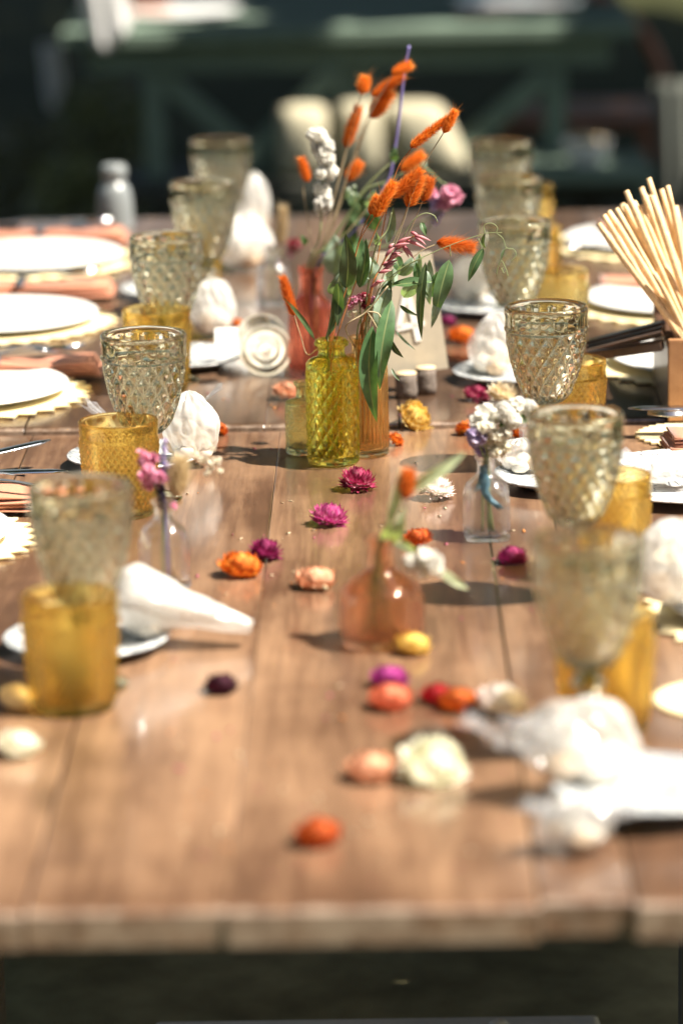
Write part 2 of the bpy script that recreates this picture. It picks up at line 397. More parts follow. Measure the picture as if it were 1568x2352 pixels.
def veil_mat(name, clear):
    m, nt, out = newmat(name); L = nt.links.new
    tc = nd(nt, 'TexCoord'); n1 = nd(nt, 'TexVoronoi', Scale=42.0, feature='DISTANCE_TO_EDGE'); L(tc.outputs['Object'], n1.inputs['Vector'])
    n2 = nd(nt, 'TexNoise', Scale=30.0, Detail=4.0); L(tc.outputs['Object'], n2.inputs['Vector'])
    b = nd(nt, 'Bump', Strength=0.35, Distance=0.004); L(n1.outputs['Distance'], b.inputs['Height'])
    t = nd(nt, 'BsdfTransparent'); t.inputs[0].default_value = (0.97, 0.97, 0.97, 1)
    d = nd(nt, 'BsdfDiffuse'); d.inputs[0].default_value = (0.86, 0.85, 0.82, 1); L(b.outputs[0], d.inputs['Normal'])
    tr = nd(nt, 'BsdfTranslucent'); tr.inputs[0].default_value = (0.86, 0.85, 0.82, 1); L(b.outputs[0], tr.inputs['Normal'])
    x = nd(nt, 'MixShader'); x.inputs[0].default_value = 0.5; L(d.outputs[0], x.inputs[1]); L(tr.outputs[0], x.inputs[2])
    mr = nd(nt, 'MapRange'); mr.inputs['From Min'].default_value = 0.35; mr.inputs['From Max'].default_value = 0.65; mr.inputs['To Min'].default_value = clear - 0.2; mr.inputs['To Max'].default_value = clear + 0.2
    L(n2.outputs['Fac'], mr.inputs['Value'])
    y = nd(nt, 'MixShader'); L(mr.outputs[0], y.inputs[0]); L(x.outputs[0], y.inputs[1]); L(t.outputs[0], y.inputs[2])
    g = nd(nt, 'BsdfGlossy', Roughness=0.12); L(b.outputs[0], g.inputs['Normal'])
    z = nd(nt, 'MixShader'); z.inputs[0].default_value = 0.07; L(y.outputs[0], z.inputs[1]); L(g.outputs[0], z.inputs[2]); L(z.outputs[0], out.inputs[0]); return m
M['veil'] = veil_mat('white_organza', 0.38)
M['veil_clear'] = veil_mat('clear_film', 0.68)
M['sweets'] = plain('beige_sweets', (0.66, 0.50, 0.34), 0.7, 0.2, 90, 0.3)
M['pale_sweets'] = plain('pale_sweets', (0.80, 0.74, 0.64), 0.7, 0.12, 90, 0.3)
M['pebble'] = plain('dark_pebble', (0.016, 0.020, 0.014), 0.9, 0.5, 70, 0.3, spec=0.1)
M['gold'] = plain('pale_gold_wire', (0.30, 0.235, 0.13), 0.32, 0.05, 50, metal=1.0)
M['card'] = plain('white_card', (0.85, 0.85, 0.82), 0.8, 0.02, 50)
M['sign'] = plain('kraft_board', (0.54, 0.48, 0.37), 0.6, 0.06, 90, 0.05, transl=0.15)
M['paint'] = plain('white_paint', (0.86, 0.85, 0.80), 0.6, 0.03, 90)
M['bark'] = plain('grey_bark', (0.15, 0.12, 0.10), 0.9, 0.35, 160, 0.8)
M['cutwood'] = plain('cut_wood', (0.62, 0.48, 0.30), 0.8, 0.15, 80, 0.2)
M['darkwood'] = wood_mat('dark_box_wood', (0.016, 0.009, 0.006), (0.045, 0.024, 0.015), (0.11, 0.055, 0.03), 0.4, False)
M['brownply'] = wood_mat('brown_box_wood', (0.22, 0.10, 0.04), (0.30, 0.145, 0.06), (0.40, 0.21, 0.095), 0.55, False, 0.0)
M['dowel'] = plain('pale_stick', (0.74, 0.52, 0.29), 0.8, 0.22, 70, 0.6)
M['tail'] = petal('orange_awn', [(0.0, (0.66, 0.15, 0.012)), (0.5, (0.90, 0.27, 0.025)), (1.0, (1.0, 0.50, 0.16))], 0.5, 0.7)
M['tail_pale'] = petal('pale_awn', [(0.0, (0.5, 0.36, 0.18)), (1.0, (0.85, 0.72, 0.5))], 0.4, 0.7)
M['ostem'] = plain('orange_stem', (0.50, 0.17, 0.04), 0.6, 0.2, 60, transl=0.1)
M['tanstem'] = plain('tan_stem', (0.42, 0.33, 0.20), 0.6, 0.2, 60, transl=0.1)
M['gstem'] = plain('green_stem', (0.22, 0.26, 0.12), 0.6, 0.2, 60)
M['lavender'] = plain('lavender_stem', (0.20, 0.17, 0.42), 0.6, 0.2, 60, transl=0.1)
M['euc'] = leaf_mat('eucalyptus_leaf', (0.060, 0.110, 0.045), (0.20, 0.28, 0.20), 0.32)
M['euc_pale'] = leaf_mat('eucalyptus_pale', (0.26, 0.34, 0.27), (0.28, 0.36, 0.28), 0.35)
M['blade'] = leaf_mat('pale_blade', (0.42, 0.48, 0.32), (0.46, 0.50, 0.36), 0.4)
M['whitefl'] = petal('white_statice', [(0.0, (0.7, 0.66, 0.52)), (0.35, (0.92, 0.90, 0.83)), (1.0, (0.95, 0.94, 0.90))], 0.6, 0.9)
M['creamfl'] = petal('cream_statice', [(0.0, (0.66, 0.58, 0.36)), (0.5, (0.88, 0.82, 0.66)), (1.0, (0.94, 0.92, 0.84))], 0.5)
M['pinkfl'] = petal('pink_petal', [(0.0, (0.5, 0.07, 0.2)), (0.5, (0.76, 0.25, 0.42)), (1.0, (0.86, 0.48, 0.6))])
M['lilacfl'] = petal('lilac_petal', [(0.0, (0.3, 0.2, 0.45)), (0.5, (0.45, 0.33, 0.6)), (1.0, (0.7, 0.62, 0.8))])
M['oat'] = petal('pink_oat', [(0.0, (0.42, 0.10, 0.12)), (0.5, (0.66, 0.25, 0.28)), (1.0, (0.82, 0.48, 0.50))], 0.35)
M['darkred'] = petal('dark_red_petal', [(0.0, (0.12, 0.01, 0.02)), (1.0, (0.35, 0.03, 0.06))])
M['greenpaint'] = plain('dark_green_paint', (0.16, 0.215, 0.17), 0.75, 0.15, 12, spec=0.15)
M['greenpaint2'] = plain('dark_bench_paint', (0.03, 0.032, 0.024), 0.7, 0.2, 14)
M['cushion'] = plain('cream_linen', (0.46, 0.42, 0.30), 0.9, 0.06, 200, 0.2)
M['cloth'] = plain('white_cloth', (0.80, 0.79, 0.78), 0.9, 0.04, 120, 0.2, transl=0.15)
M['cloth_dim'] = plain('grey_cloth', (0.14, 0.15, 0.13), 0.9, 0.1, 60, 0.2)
M['chairwood'] = plain('reddish_wood', (0.33, 0.13, 0.07), 0.5, 0.2, 20)
M['ceramic'] = plain('pale_grey_ceramic', (0.20, 0.22, 0.225), 0.3, 0.05, 30)
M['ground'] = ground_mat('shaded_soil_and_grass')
M['trunk'] = plain('tree_bark', (0.10, 0.075, 0.055), 0.95, 0.3, 20, 0.6)
M['foliage'] = leaf_mat('tree_foliage', (0.045, 0.09, 0.025), (0.06, 0.11, 0.04), 0.25)
M['shrub'] = leaf_mat('shrub_foliage', (0.16, 0.16, 0.08), (0.17, 0.17, 0.09), 0.25)

# ------------------------------------------------------------------ the setting
g = MB(); N = 40
for i in range(N + 1):
    for j in range(N + 1):
        x = -60 + 120 * i / N; y = -30 + 150 * j / N
        g.v.append((x, y, 0.03 * math.sin(x * 0.7) * math.sin(y * 0.5) - 0.03)); g.t.append(0)
for i in range(N):
    for j in range(N):
        a = i * (N + 1) + j; g.f.append((a, a + N + 1, a + N + 2, a + 1)); g.m.append(0)
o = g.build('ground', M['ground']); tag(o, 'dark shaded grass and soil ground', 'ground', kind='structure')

# ------------------------------------------------------------------ tables
CX = -0.035
edges = [-0.545, -0.39, on_z(60, 2085, TZ).x, on_z(520, 2085, TZ).x, on_z(1238, 2085, TZ).x, on_z(1462, 2070, TZ).x, 0.33, 0.475]
def plank_mesh(w, L, T, wear0, wear1, jag):
    """one board lying along Y from 0 to L, top at z=0, slightly rounded long edges; t marks the worn ends"""
    mb = MB(); h = w / 2; b = 0.0009
    sec = [(-h, -T), (-h, -b), (-h + b * 0.3, -b * 0.35), (-h + b, 0), (h - b, 0), (h - b * 0.3, -b * 0.35), (h, -b), (h, -T)]
    ys = [0, 0.002, 0.006, 0.012, 0.03, 0.06, L * 0.25, L * 0.5, L * 0.75, L - 0.06, L - 0.03, L - 0.012, L - 0.006, L - 0.002, L]
    rg = []; ts = []
    for y in ys:
        e = min(y, L - y); drop = 0.0035 if e < 0.001 else (0.0012 if e < 0.003 else (0.0003 if e < 0.007 else 0))
        rg.append([Vector((x + jag * 0, y, z - (drop if z > -T else 0))) for x, z in sec])
        tw = 0
        if y < L / 2 and wear0: tw = 0.80 * max(0, 1 - y / 0.03)
        if y >= L / 2 and wear1: tw = 0.80 * max(0, 1 - (L - y) / 0.03)
        ts.append(tw)
    mb.rings(rg, True, True, True, ts)
    return mb
def farm_table(y0, y1, z, label, eds, shift):
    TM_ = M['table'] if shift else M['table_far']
    root = thing('farm_table', label, 'table', (CX, y0, 0), 0, 'farm tables set end to end')
    for i in range(len(eds) - 1):
        w = eds[i + 1] - eds[i]; gap = 0.0032 if (i in (1, 4)) else 0.0004
        cxx = (eds[i] + eds[i + 1]) / 2 - CX; w = w if i not in (2, 5) else w
        st = random.uniform(0, 0.004) + (0.010 if (i == 4 and shift) else 0)
        mb = plank_mesh(w - gap, y1 - y0 - st, 0.027, True, True, 0)
        p = mb.build('plank', TM_, root, False, (cxx, st, z - 0.0001 * (i % 2)))
        for poly in p.data.polygons: poly.use_smooth = False
    L = y1 - y0
    for i in (2, 5):  # strips added below the open plank gaps so no sun leaks through
        MB().bevbox((eds[i] - CX, L / 2, z - 0.0365), (0.03, L - 0.12, 0.018), .002).build('light_stop_batten', TM_, root, False)
    for sx in (-1, 1):
        MB().bevbox((sx * 0.43, L / 2, z - 0.028 - 0.045), (0.03, L - 0.5, 0.085), 0.003).build('apron', M['table'], root, False)
        for yy in (0.30, L - 0.30):
            MB().bevbox((sx * 0.42, yy, (z - 0.036) / 2), (0.075, 0.075, z - 0.038), 0.004).build('leg', M['table'], root, False)
    return root
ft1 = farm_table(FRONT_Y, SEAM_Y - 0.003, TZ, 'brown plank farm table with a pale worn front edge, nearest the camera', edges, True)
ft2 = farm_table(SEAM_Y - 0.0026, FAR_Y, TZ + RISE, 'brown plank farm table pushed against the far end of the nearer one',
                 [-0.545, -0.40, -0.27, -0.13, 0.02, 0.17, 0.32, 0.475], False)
pt = MB(); pt.bevbox((0, 0, 0), (1.9, 4.2, 0.02), .004)  # pale slab added so the shaded ground under the tables comes out lighter
o = pt.build('light_earth_patch', M['earth_lift'], None, False, (CX, 4.0, 0.03)); tag(o, 'pale earth patch added to lighten the dark ground under the tables', 'path', kind='structure')
# pale beam across the ground under the table
pb = on_z(865, 2372, 0.10)
bm_ = MB()
bm_.bevbox((0, 0, 0), (0.50, 0.09, 0.06), 0.008)
bm_.tube([(0.135, -0.01, 0.02), (0.137, -0.01, 0.038), (0.14, -0.012, 0.046)], [0.02, 0.014, 0.005], 10)
o = bm_.build('stretcher_beam', M['trestle'], None, True, (pb.x, pb.y, 0.071)); tag(o, 'pale weathered beam lying on the ground below the nearest table', 'beam')
t = thing('shade_bench', 'dark plank bench added under the right side of the table to shade the ground', 'bench', (0.46, 4.6, 0))  # put in to keep the sun off the ground below the table
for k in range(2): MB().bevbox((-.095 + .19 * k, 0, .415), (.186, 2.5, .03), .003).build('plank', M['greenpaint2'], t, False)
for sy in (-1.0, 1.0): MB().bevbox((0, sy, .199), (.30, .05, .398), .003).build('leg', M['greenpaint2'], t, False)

# ------------------------------------------------------------------ glassware
def tri(x): x = x - math.floor(x); return abs(x - 0.5) * 2       # 1 at integers, 0 at halves
def goblet_meshes():
    prof = smooth_prof([(0.008, 0.0335), (0.0165, 0.036), (0.0255, 0.0445), (0.0325, 0.060), (0.0385, 0.080), (0.0420, 0.098), (0.0432, 0.113)], 9)
    prof = prof + [(0.0443, 0.1142), (0.0446, 0.1155), (0.0438, 0.1168)] + [(0.0436 + 0.0006 * k / 6, 0.117 + 0.0195 * k / 6) for k in range(1, 7)]
    prof = dense(prof, 0.0013)
    NU = 18
    # vertical phase follows the circumference so that the diamonds stay alike in shape
    def disp(a, z, r):
        u = a * NU / (2 * math.pi)
        if z > 0.1172:
            return -0.0009 * (1 - abs(math.cos(a * NU / 2 * 1.0))) * (1 if z < 0.131 else 0)
        if z > 0.112 or z < 0.037: return 0
        v = (z - 0.112) / 0.0215
        p, q = tri(u + v), tri(u - v)
        ridge = max(p, q)          # 1 on the lattice lines
        cell = min(1 - p, 1 - q)   # pyramid in each diamond
        return -0.0054 * cell
    bowl = shell(prof, 252, 0.0068, 0.0425, disp).mesh('bowl', M['goblet'])
    st = MB(); pr = dense(smooth_prof([(0.0055, 0.0686), (0.0078, 0.0655), (0.0135, 0.0585), (0.0115, 0.0515), (0.0072, 0.0450), (0.0062, 0.0320), (0.0070, 0.0200), (0.0095, 0.0120), (0.0150, 0.0078)], 5), 0.002)
    st.lathe(pr, 16, None, True, True); stem = st.mesh('stem', M['goblet_thick'])
    ftb = MB(); ftb.lathe([(0.0006, 0.0074), (0.015, 0.0074), (0.027, 0.0052), (0.0345, 0.0032), (0.0355, 0.0018), (0.0345, 0.0004), (0.02, 0.0010), (0.0006, 0.0014)], 40, None, True, True)
    foot = ftb.mesh('foot', M['goblet_thick'])
    return bowl, stem, foot
GB = goblet_meshes()
def goblet(px, py, label, rz, wv=None):
    p = rimpt(px, py, 0.172)
    t = thing('stemmed_goblet', label, 'goblet', p + Vector((0, 0, 0.0005)), rz, 'smoky olive goblets along the table')
    child('bowl', GB[0], t, (0, 0, 0.0355)); child('stem', GB[1], t); child('foot', GB[2], t); return t
gob = [
 (184, 1122, 'smoky olive goblet behind the nearest amber tumbler on the left'),
 (329, 772, 'sharp smoky olive goblet behind the left amber tumbler beside the white sunlit bundle'),
 (381, 548, 'smoky olive goblet behind the amber tumbler that is third from the front, on the left'),
 (467, 424, 'smoky olive goblet in front of the farthest left goblet and left of the cream bundle'),
 (506, 326, 'farthest smoky olive goblet on the left side, against the dark green trestle'),
 (1350, 1243, 'large blurred smoky olive goblet nearest the camera on the right'),
 (1320, 955, 'blurred smoky olive goblet second from the front on the right, behind the clear bottle'),
 (1253, 708, 'sharp smoky olive goblet left of the box of pale sticks'),
 (1180, 512, 'smoky olive goblet behind the thin curling vine on the right'),
 (1166, 413, 'smoky olive goblet on the right, last but one from the far end'),
 (1148, 330, 'farthest dim smoky olive goblet on the right side'),
]
for i, (x, y, l) in enumerate(gob): goblet(x, y, l, i * 0.37)
def tumbler_mesh(mat):
    prof = [(0.0325, 0.0), (0.0338, 0.0015), (0.0342, 0.004), (0.0392, 0.080), (0.0400, 0.0812), (0.0402, 0.0825), (0.0394, 0.0838), (0.0402, 0.100)]
    prof = dense(prof, 0.00135); NU = 34
    def disp(a, z, r):
        if z > 0.0795 or z < 0.006: return 0
        u = a * NU / (2 * math.pi); v = z / 0.0105
        p, q = tri(u + v), tri(u - v)
        return 0.0034 * min(1 - p, 1 - q) - 0.0008
    return shell(prof, 272, 0.0032, 0.006, disp).mesh('tumbler', mat)
TM = tumbler_mesh(M['amber']); TMP = TM.copy(); TMP.materials[0] = M['amber_pale']
def tumbler(px, py, label, me=None, rz=0):
    p = rimpt(px, py, 0.096)
    o = bpy.data.objects.new('hobnail_tumbler', me or TM); C.objects.link(o); o.location = p + Vector((0, 0, 0.0005)); o.rotation_euler.z = rz; o.scale.z = 0.96
    return tag(o, label, 'tumbler', 'amber tumblers beside the goblets')
tums = [
 (160, 1368, 'blurred amber hobnail tumbler nearest the camera on the left', None),
 (272, 968, 'amber hobnail tumbler on the left with blurred pink flowers before it', None),
 (359, 712, 'amber tumbler on the left behind the sharp olive goblet', None),
 (436, 545, 'amber tumbler showing beside the fourth olive goblet on the left', None),
 (1388, 1408, 'blurred amber tumbler behind the nearest goblet on the right', None),
 (1396, 1092, 'blurred amber tumbler right of the second goblet on the right', None),
 (1306, 829, 'sharp amber hobnail tumbler between the sharp right goblet and the dark box', None),
 (1277, 622, 'pale amber tumbler right of the goblet behind the curling vine', TMP),
 (1218, 522, 'amber tumbler peeking out behind the vine goblet on the right', None),
 (1205, 428, 'amber tumbler behind the last but one right goblet', None),
]
for i, (x, y, l, me) in enumerate(tums): tumbler(x, y, l, me, i * 0.5)

# ------------------------------------------------------------------ vases
def sq_body(top, p=5.0, rot=0.0):
    def f(a, z):
        k = 1.0 if z < top - 0.012 else max(0.0, (top + 0.004 - z) / 0.016)
        k = min(1, max(0, k))
        s = (abs(math.cos(a + rot)) ** p + abs(math.sin(a + rot)) ** p) ** (-1 / p)
        return 1 + (s - 1) * k
    return f
# yellow lattice bottle
YB = tab(766, 1063)
def yb_disp(a, z, r):
    if z < 0.005 or z > 0.1005: return 0
    u = a * 14 / (2 * math.pi); v = z / 0.0180
    p, q = tri(u + v), tri(u - v)
    e = max(p, q)
    fade = min(1, (z - 0.005) / 0.003, (0.1005 - z) / 0.003)
    return (0.0008 * max(0, (e - 0.8) / 0.2) - 0.0044 * min(1 - p, 1 - q)) * fade
pr = dense(smooth_prof([(0.0235, 0.0), (0.0262, 0.0018), (0.0268, 0.006), (0.0268, 0.030), (0.0268, 0.070), (0.0268, 0.098)], 4), 0.0012) + \
     dense(smooth_prof([(0.0268, 0.1), (0.0262, 0.1045), (0.0225, 0.1085), (0.0165, 0.1108), (0.0138, 0.1138), (0.0136, 0.1190), (0.0152, 0.1218), (0.0174, 0.1230), (0.0176, 0.1258), (0.0164, 0.1270)], 4), 0.0013)
ov = shell(pr, 280, 0.0052, 0.0075, yb_disp).build('bottle_vase', M['yellow'], None, True, YB + Vector((0, 0, 0.0005))); ov.scale = (1.04, 1.04, 1.045)
tag(ov, 'yellow glass bottle vase with raised diamond lattice, in the middle of the table', 'vase')
# small green rippled bottle
GBp = tab(697, 1041)
def gb_disp(a, z, r):
    if z < 0.006 or z > 0.052: return 0
    return 0.0005 * math.sin(a * 11 + 5 * math.sin(z * 260)) * math.sin(z * 420 + 3 * math.sin(a * 5)) 
pr = dense(smooth_prof([(0.0168, 0.0), (0.0188, 0.002), (0.0190, 0.008), (0.0190, 0.052), (0.0178, 0.0575), (0.0105, 0.0600), (0.0072, 0.0630), (0.0070, 0.073), (0.0092, 0.0755), (0.0094, 0.0785)], 5), 0.0013)
o = shell(pr, 128, 0.0022, 0.006, gb_disp).build('bottle_vase', M['greeng'], None, True, GBp + Vector((0, 0, 0.0005)))
tag(o, 'small rippled pale green glass bottle left behind the yellow lattice bottle', 'vase')
# ribbed orange bottle
OB = tab(836, 1043)
def rib(n, amp, z0, z1):
    def f(a, z, r):
        if z < z0 or z > z1: return 0
        return amp * (abs(math.cos(a * n / 2)) - 0.6) * min(1, (z - z0) / 0.003, (z1 - z) / 0.003)
    return f
pr = dense(smooth_prof([(0.0235, 0.0), (0.0268, 0.002), (0.0272, 0.007), (0.0268, 0.050), (0.0262, 0.100), (0.0235, 0.1065), (0.0140, 0.1105), (0.0118, 0.1150), (0.0118, 0.1215), (0.0150, 0.1250), (0.0152, 0.1280)], 5), 0.0016)
o = shell(pr, 240, 0.0026, 0.0075, rib(40, 0.0012, 0.008, 0.103)).build('bottle_vase', M['orangeg'], None, True, OB + Vector((0, 0, 0.0005)))
tag(o, 'pale orange ribbed glass bottle behind the yellow lattice bottle', 'vase')
# coral tall bottle
RB = tab(718, 862)
pr = dense(smooth_prof([(0.0255, 0.0), (0.0280, 0.002), (0.0282, 0.008), (0.0272, 0.045), (0.0262, 0.076), (0.0225, 0.088), (0.0150, 0.097), (0.0138, 0.105), (0.0140, 0.124), (0.0158, 0.126), (0.0158, 0.130)], 5), 0.0016)
o = shell(pr, 144, 0.0026, 0.008, rib(24, 0.0016, 0.008, 0.082)).build('bottle_vase', M['redg'], None, True, RB + Vector((0, 0, 0.0005)))
tag(o, 'coral red ribbed glass bottle with a tall neck beyond the yellow bottle', 'vase')
# peach conical bottle in front
PB = tab(877, 1477); 
pr = dense(smooth_prof([(0.0335, 0.0), (0.0362, 0.002), (0.0366, 0.008), (0.0368, 0.038), (0.0350, 0.0485), (0.0265, 0.0570), (0.0160, 0.0640), (0.0122, 0.070), (0.0108, 0.078), (0.0108, 0.089), (0.0126, 0.0915), (0.0128, 0.0940)], 5), 0.0016)
o = shell(pr, 96, 0.0026, 0.007, rib(6, 0.0012, 0.004, 0.045)).build('bottle_vase', M['peachg'], None, True, PB + Vector((0, 0, 0.0005)))
tag(o, 'peach glass bottle with sloping shoulders in the foreground', 'vase')
# clear small bottles
pr = dense(smooth_prof([(0.0195, 0.0), (0.0212, 0.0015), (0.0215, 0.006), (0.0215, 0.046), (0.0195, 0.055), (0.0115, 0.0625), (0.0088, 0.067), (0.0086, 0.077), (0.0108, 0.079), (0.0110, 0.082)], 5), 0.0016)
CLR = shell(pr, 96, 0.0022, 0.006, None, sq_body(0.054, 6.0, 0.0)).mesh('bottle_vase', M['clearg'])
CB = {}
for key, (x, y, rz, sc, l) in {
    'right': (1117, 1236, 0.10, 1.0, 'clear glass bottle with a blue ribbon and white flowers, right of the centre'),
    'left': (380, 1345, 0.3, 1.0, 'clear blurred glass bottle with pink and purple flowers on the left'),
    'far': (629, 700, 0.2, 0.95, 'clear glass bottle with dried tails behind the glass jar')}.items():
    p = tab(x, y); o = bpy.data.objects.new('bottle_vase', CLR); C.objects.link(o); o.location = p + Vector((0, 0, 0.0005)); o.rotation_euler.z = rz; o.scale = (sc,) * 3
    tag(o, l, 'vase', 'small clear bottles'); CB[key] = p
# pale ceramic bottle at the far left corner
p = tab(266, 522)
mb = MB(); mb.lathe(dense(smooth_prof([(0.0006, 0.0), (0.025, 0.0), (0.0275, 0.004), (0.0272, 0.035), (0.0235, 0.058), (0.016, 0.070), (0.0165, 0.074), (0.0195, 0.078), (0.0195, 0.090), (0.015, 0.096), (0.0006, 0.0965)], 5), 0.003), 32, None, True, True)
o = mb.build('ceramic_bottle', M['ceramic'], None, True, p); tag(o, 'pale grey ceramic bottle at the far left corner of the table', 'bottle')

# ------------------------------------------------------------------ strawflowers
def straw_mesh(mat, r, openness, layers, seed, height=0.62):
    """papery flower head: pointed bracts laid in rings over a flattened ball, spreading when the flower is open"""
    rnd = random.Random(seed); mb = MB(); up = Vector((0, 0, 1)); flat = 0.56
    layers = 9
    for li in range(layers):
        k = li / (layers - 1)
        ph = R(-42 + 118 * k)
        n = max(7, int(26 * math.cos(ph) ** 0.8))
        for i in range(n):
            a = 2 * math.pi * (i + 0.5 * (li % 2) + rnd.uniform(-0.2, 0.2)) / n
            dr = Vector((math.cos(a), math.sin(a), 0)); tn = up.cross(dr)
            nrm = (dr * math.cos(ph) + up * math.sin(ph) / flat).normalized(); mer = tn.cross(nrm) * -1
            if mer.z < 0: mer = -mer
            base = dr * (math.cos(ph) * r * 0.62) + up * (r * flat * (0.66 + 0.62 * math.sin(ph)))
            op = openness * (1.05 - 0.45 * k) + rnd.uniform(-.22, .26)
            L = r * (0.50 - 0.12 * k) * rnd.uniform(0.75, 1.2) * (1.25 if openness > 0.6 else 1); wd = r * 0.135 * (1.15 - 0.3 * k)
            d0 = (mer * (1 - 0.55 * op) + nrm * (0.25 + 0.75 * op)).normalized()
            vs = []; ts = []; pos = base.copy(); d = d0.copy(); jt = rnd.uniform(-.16, .22)
            for s_ in range(4):
                f = s_ / 3; w = wd * (0.7, 1.0, 0.72, 0.05)[s_]; q = tn.cross(d).normalized()
                vs += [pos - tn * w - q * w * 0.25, pos + q * w * 0.15, pos + tn * w - q * w * 0.25]; ts += [f] * 3
                d = (d + (up * 0.16 - nrm * 0.34 * (1 - op)) ).normalized(); pos = pos + d * L / 3
            fs = []
            for s_ in range(3):
                b = s_ * 3; fs += [(b, b + 1, b + 4, b + 3), (b + 1, b + 2, b + 5, b + 4)]
            mb.add(vs, fs, [max(0.001, t * (1.0 - 0.62 * k) + 0.02 + jt) for t in ts])
    m = sorted(math.hypot(v[0], v[1]) for v in mb.v)[int(len(mb.v) * 0.93)]; z0 = min(v[2] for v in mb.v); sc = r / m
    mb.v = [(v[0] * sc, v[1] * sc, (v[2] - z0) * sc) for v in mb.v]
    return mb
def core_mesh(r, height, mat):
    mb = MB(); prof = [(r * 0.46 * math.cos(R(a)), r * (0.36 + 0.30 * math.sin(R(a)))) for a in range(-80, 90, 20)]
    mb.lathe(prof, 16, None, True, True)
    return mb
def smat(n, a, b, c, centre):
    return petal('bract_' + n, [(0.0, a), (0.5, b), (1.0, c)], 0.35, 0.75), plain('heart_' + n, centre, 0.8, 0.3, 300, 0.5)
SM = {
 'crimson': smat('crimson', (0.60, 0.28, 0.34), (0.42, 0.03, 0.12), (0.24, 0.012, 0.05), (0.5, 0.2, 0.2)),
 'pink': smat('pink', (0.80, 0.42, 0.52), (0.66, 0.10, 0.32), (0.48, 0.03, 0.20), (0.72, 0.30, 0.42)),
 'plum': smat('plum', (0.40, 0.08, 0.22), (0.27, 0.014, 0.11), (0.14, 0.006, 0.05), (0.3, 0.05, 0.1)),
 'dark': smat('dark', (0.10, 0.008, 0.03), (0.06, 0.004, 0.02), (0.03, 0.003, 0.012), (0.04, 0.004, 0.01)),
 'magenta': smat('magenta', (0.55, 0.12, 0.36), (0.44, 0.05, 0.30), (0.30, 0.02, 0.18), (0.5, 0.1, 0.3)),
 'orange': smat('orange', (0.86, 0.42, 0.08), (0.72, 0.19, 0.02), (0.46, 0.06, 0.008), (0.8, 0.36, 0.06)),
 'rust': smat('rust', (0.70, 0.22, 0.04), (0.52, 0.08, 0.01), (0.30, 0.02, 0.006), (0.55, 0.14, 0.02)),
 'peach': smat('peach', (0.88, 0.66, 0.46), (0.84, 0.48, 0.30), (0.78, 0.34, 0.18), (0.86, 0.62, 0.36)),
 'coral': smat('coral', (0.88, 0.52, 0.36), (0.80, 0.24, 0.12), (0.62, 0.10, 0.04), (0.86, 0.5, 0.3)),
 'white': smat('white', (0.84, 0.80, 0.72), (0.88, 0.84, 0.80), (0.84, 0.62, 0.60), (0.84, 0.78, 0.6)),
 'ivory': smat('ivory', (0.82, 0.78, 0.52), (0.87, 0.85, 0.72), (0.88, 0.87, 0.80), (0.82, 0.74, 0.42)),
 'yellow': smat('yellow', (0.80, 0.46, 0.06), (0.84, 0.60, 0.13), (0.86, 0.70, 0.30), (0.78, 0.46, 0.06)),
 'cream': smat('cream', (0.72, 0.52, 0.26), (0.82, 0.70, 0.50), (0.86, 0.80, 0.68), (0.7, 0.5, 0.2)),
 'red': smat('red', (0.5, 0.02, 0.03), (0.38, 0.01, 0.03), (0.2, 0.006, 0.02), (0.3, 0.02, 0.02)),
}
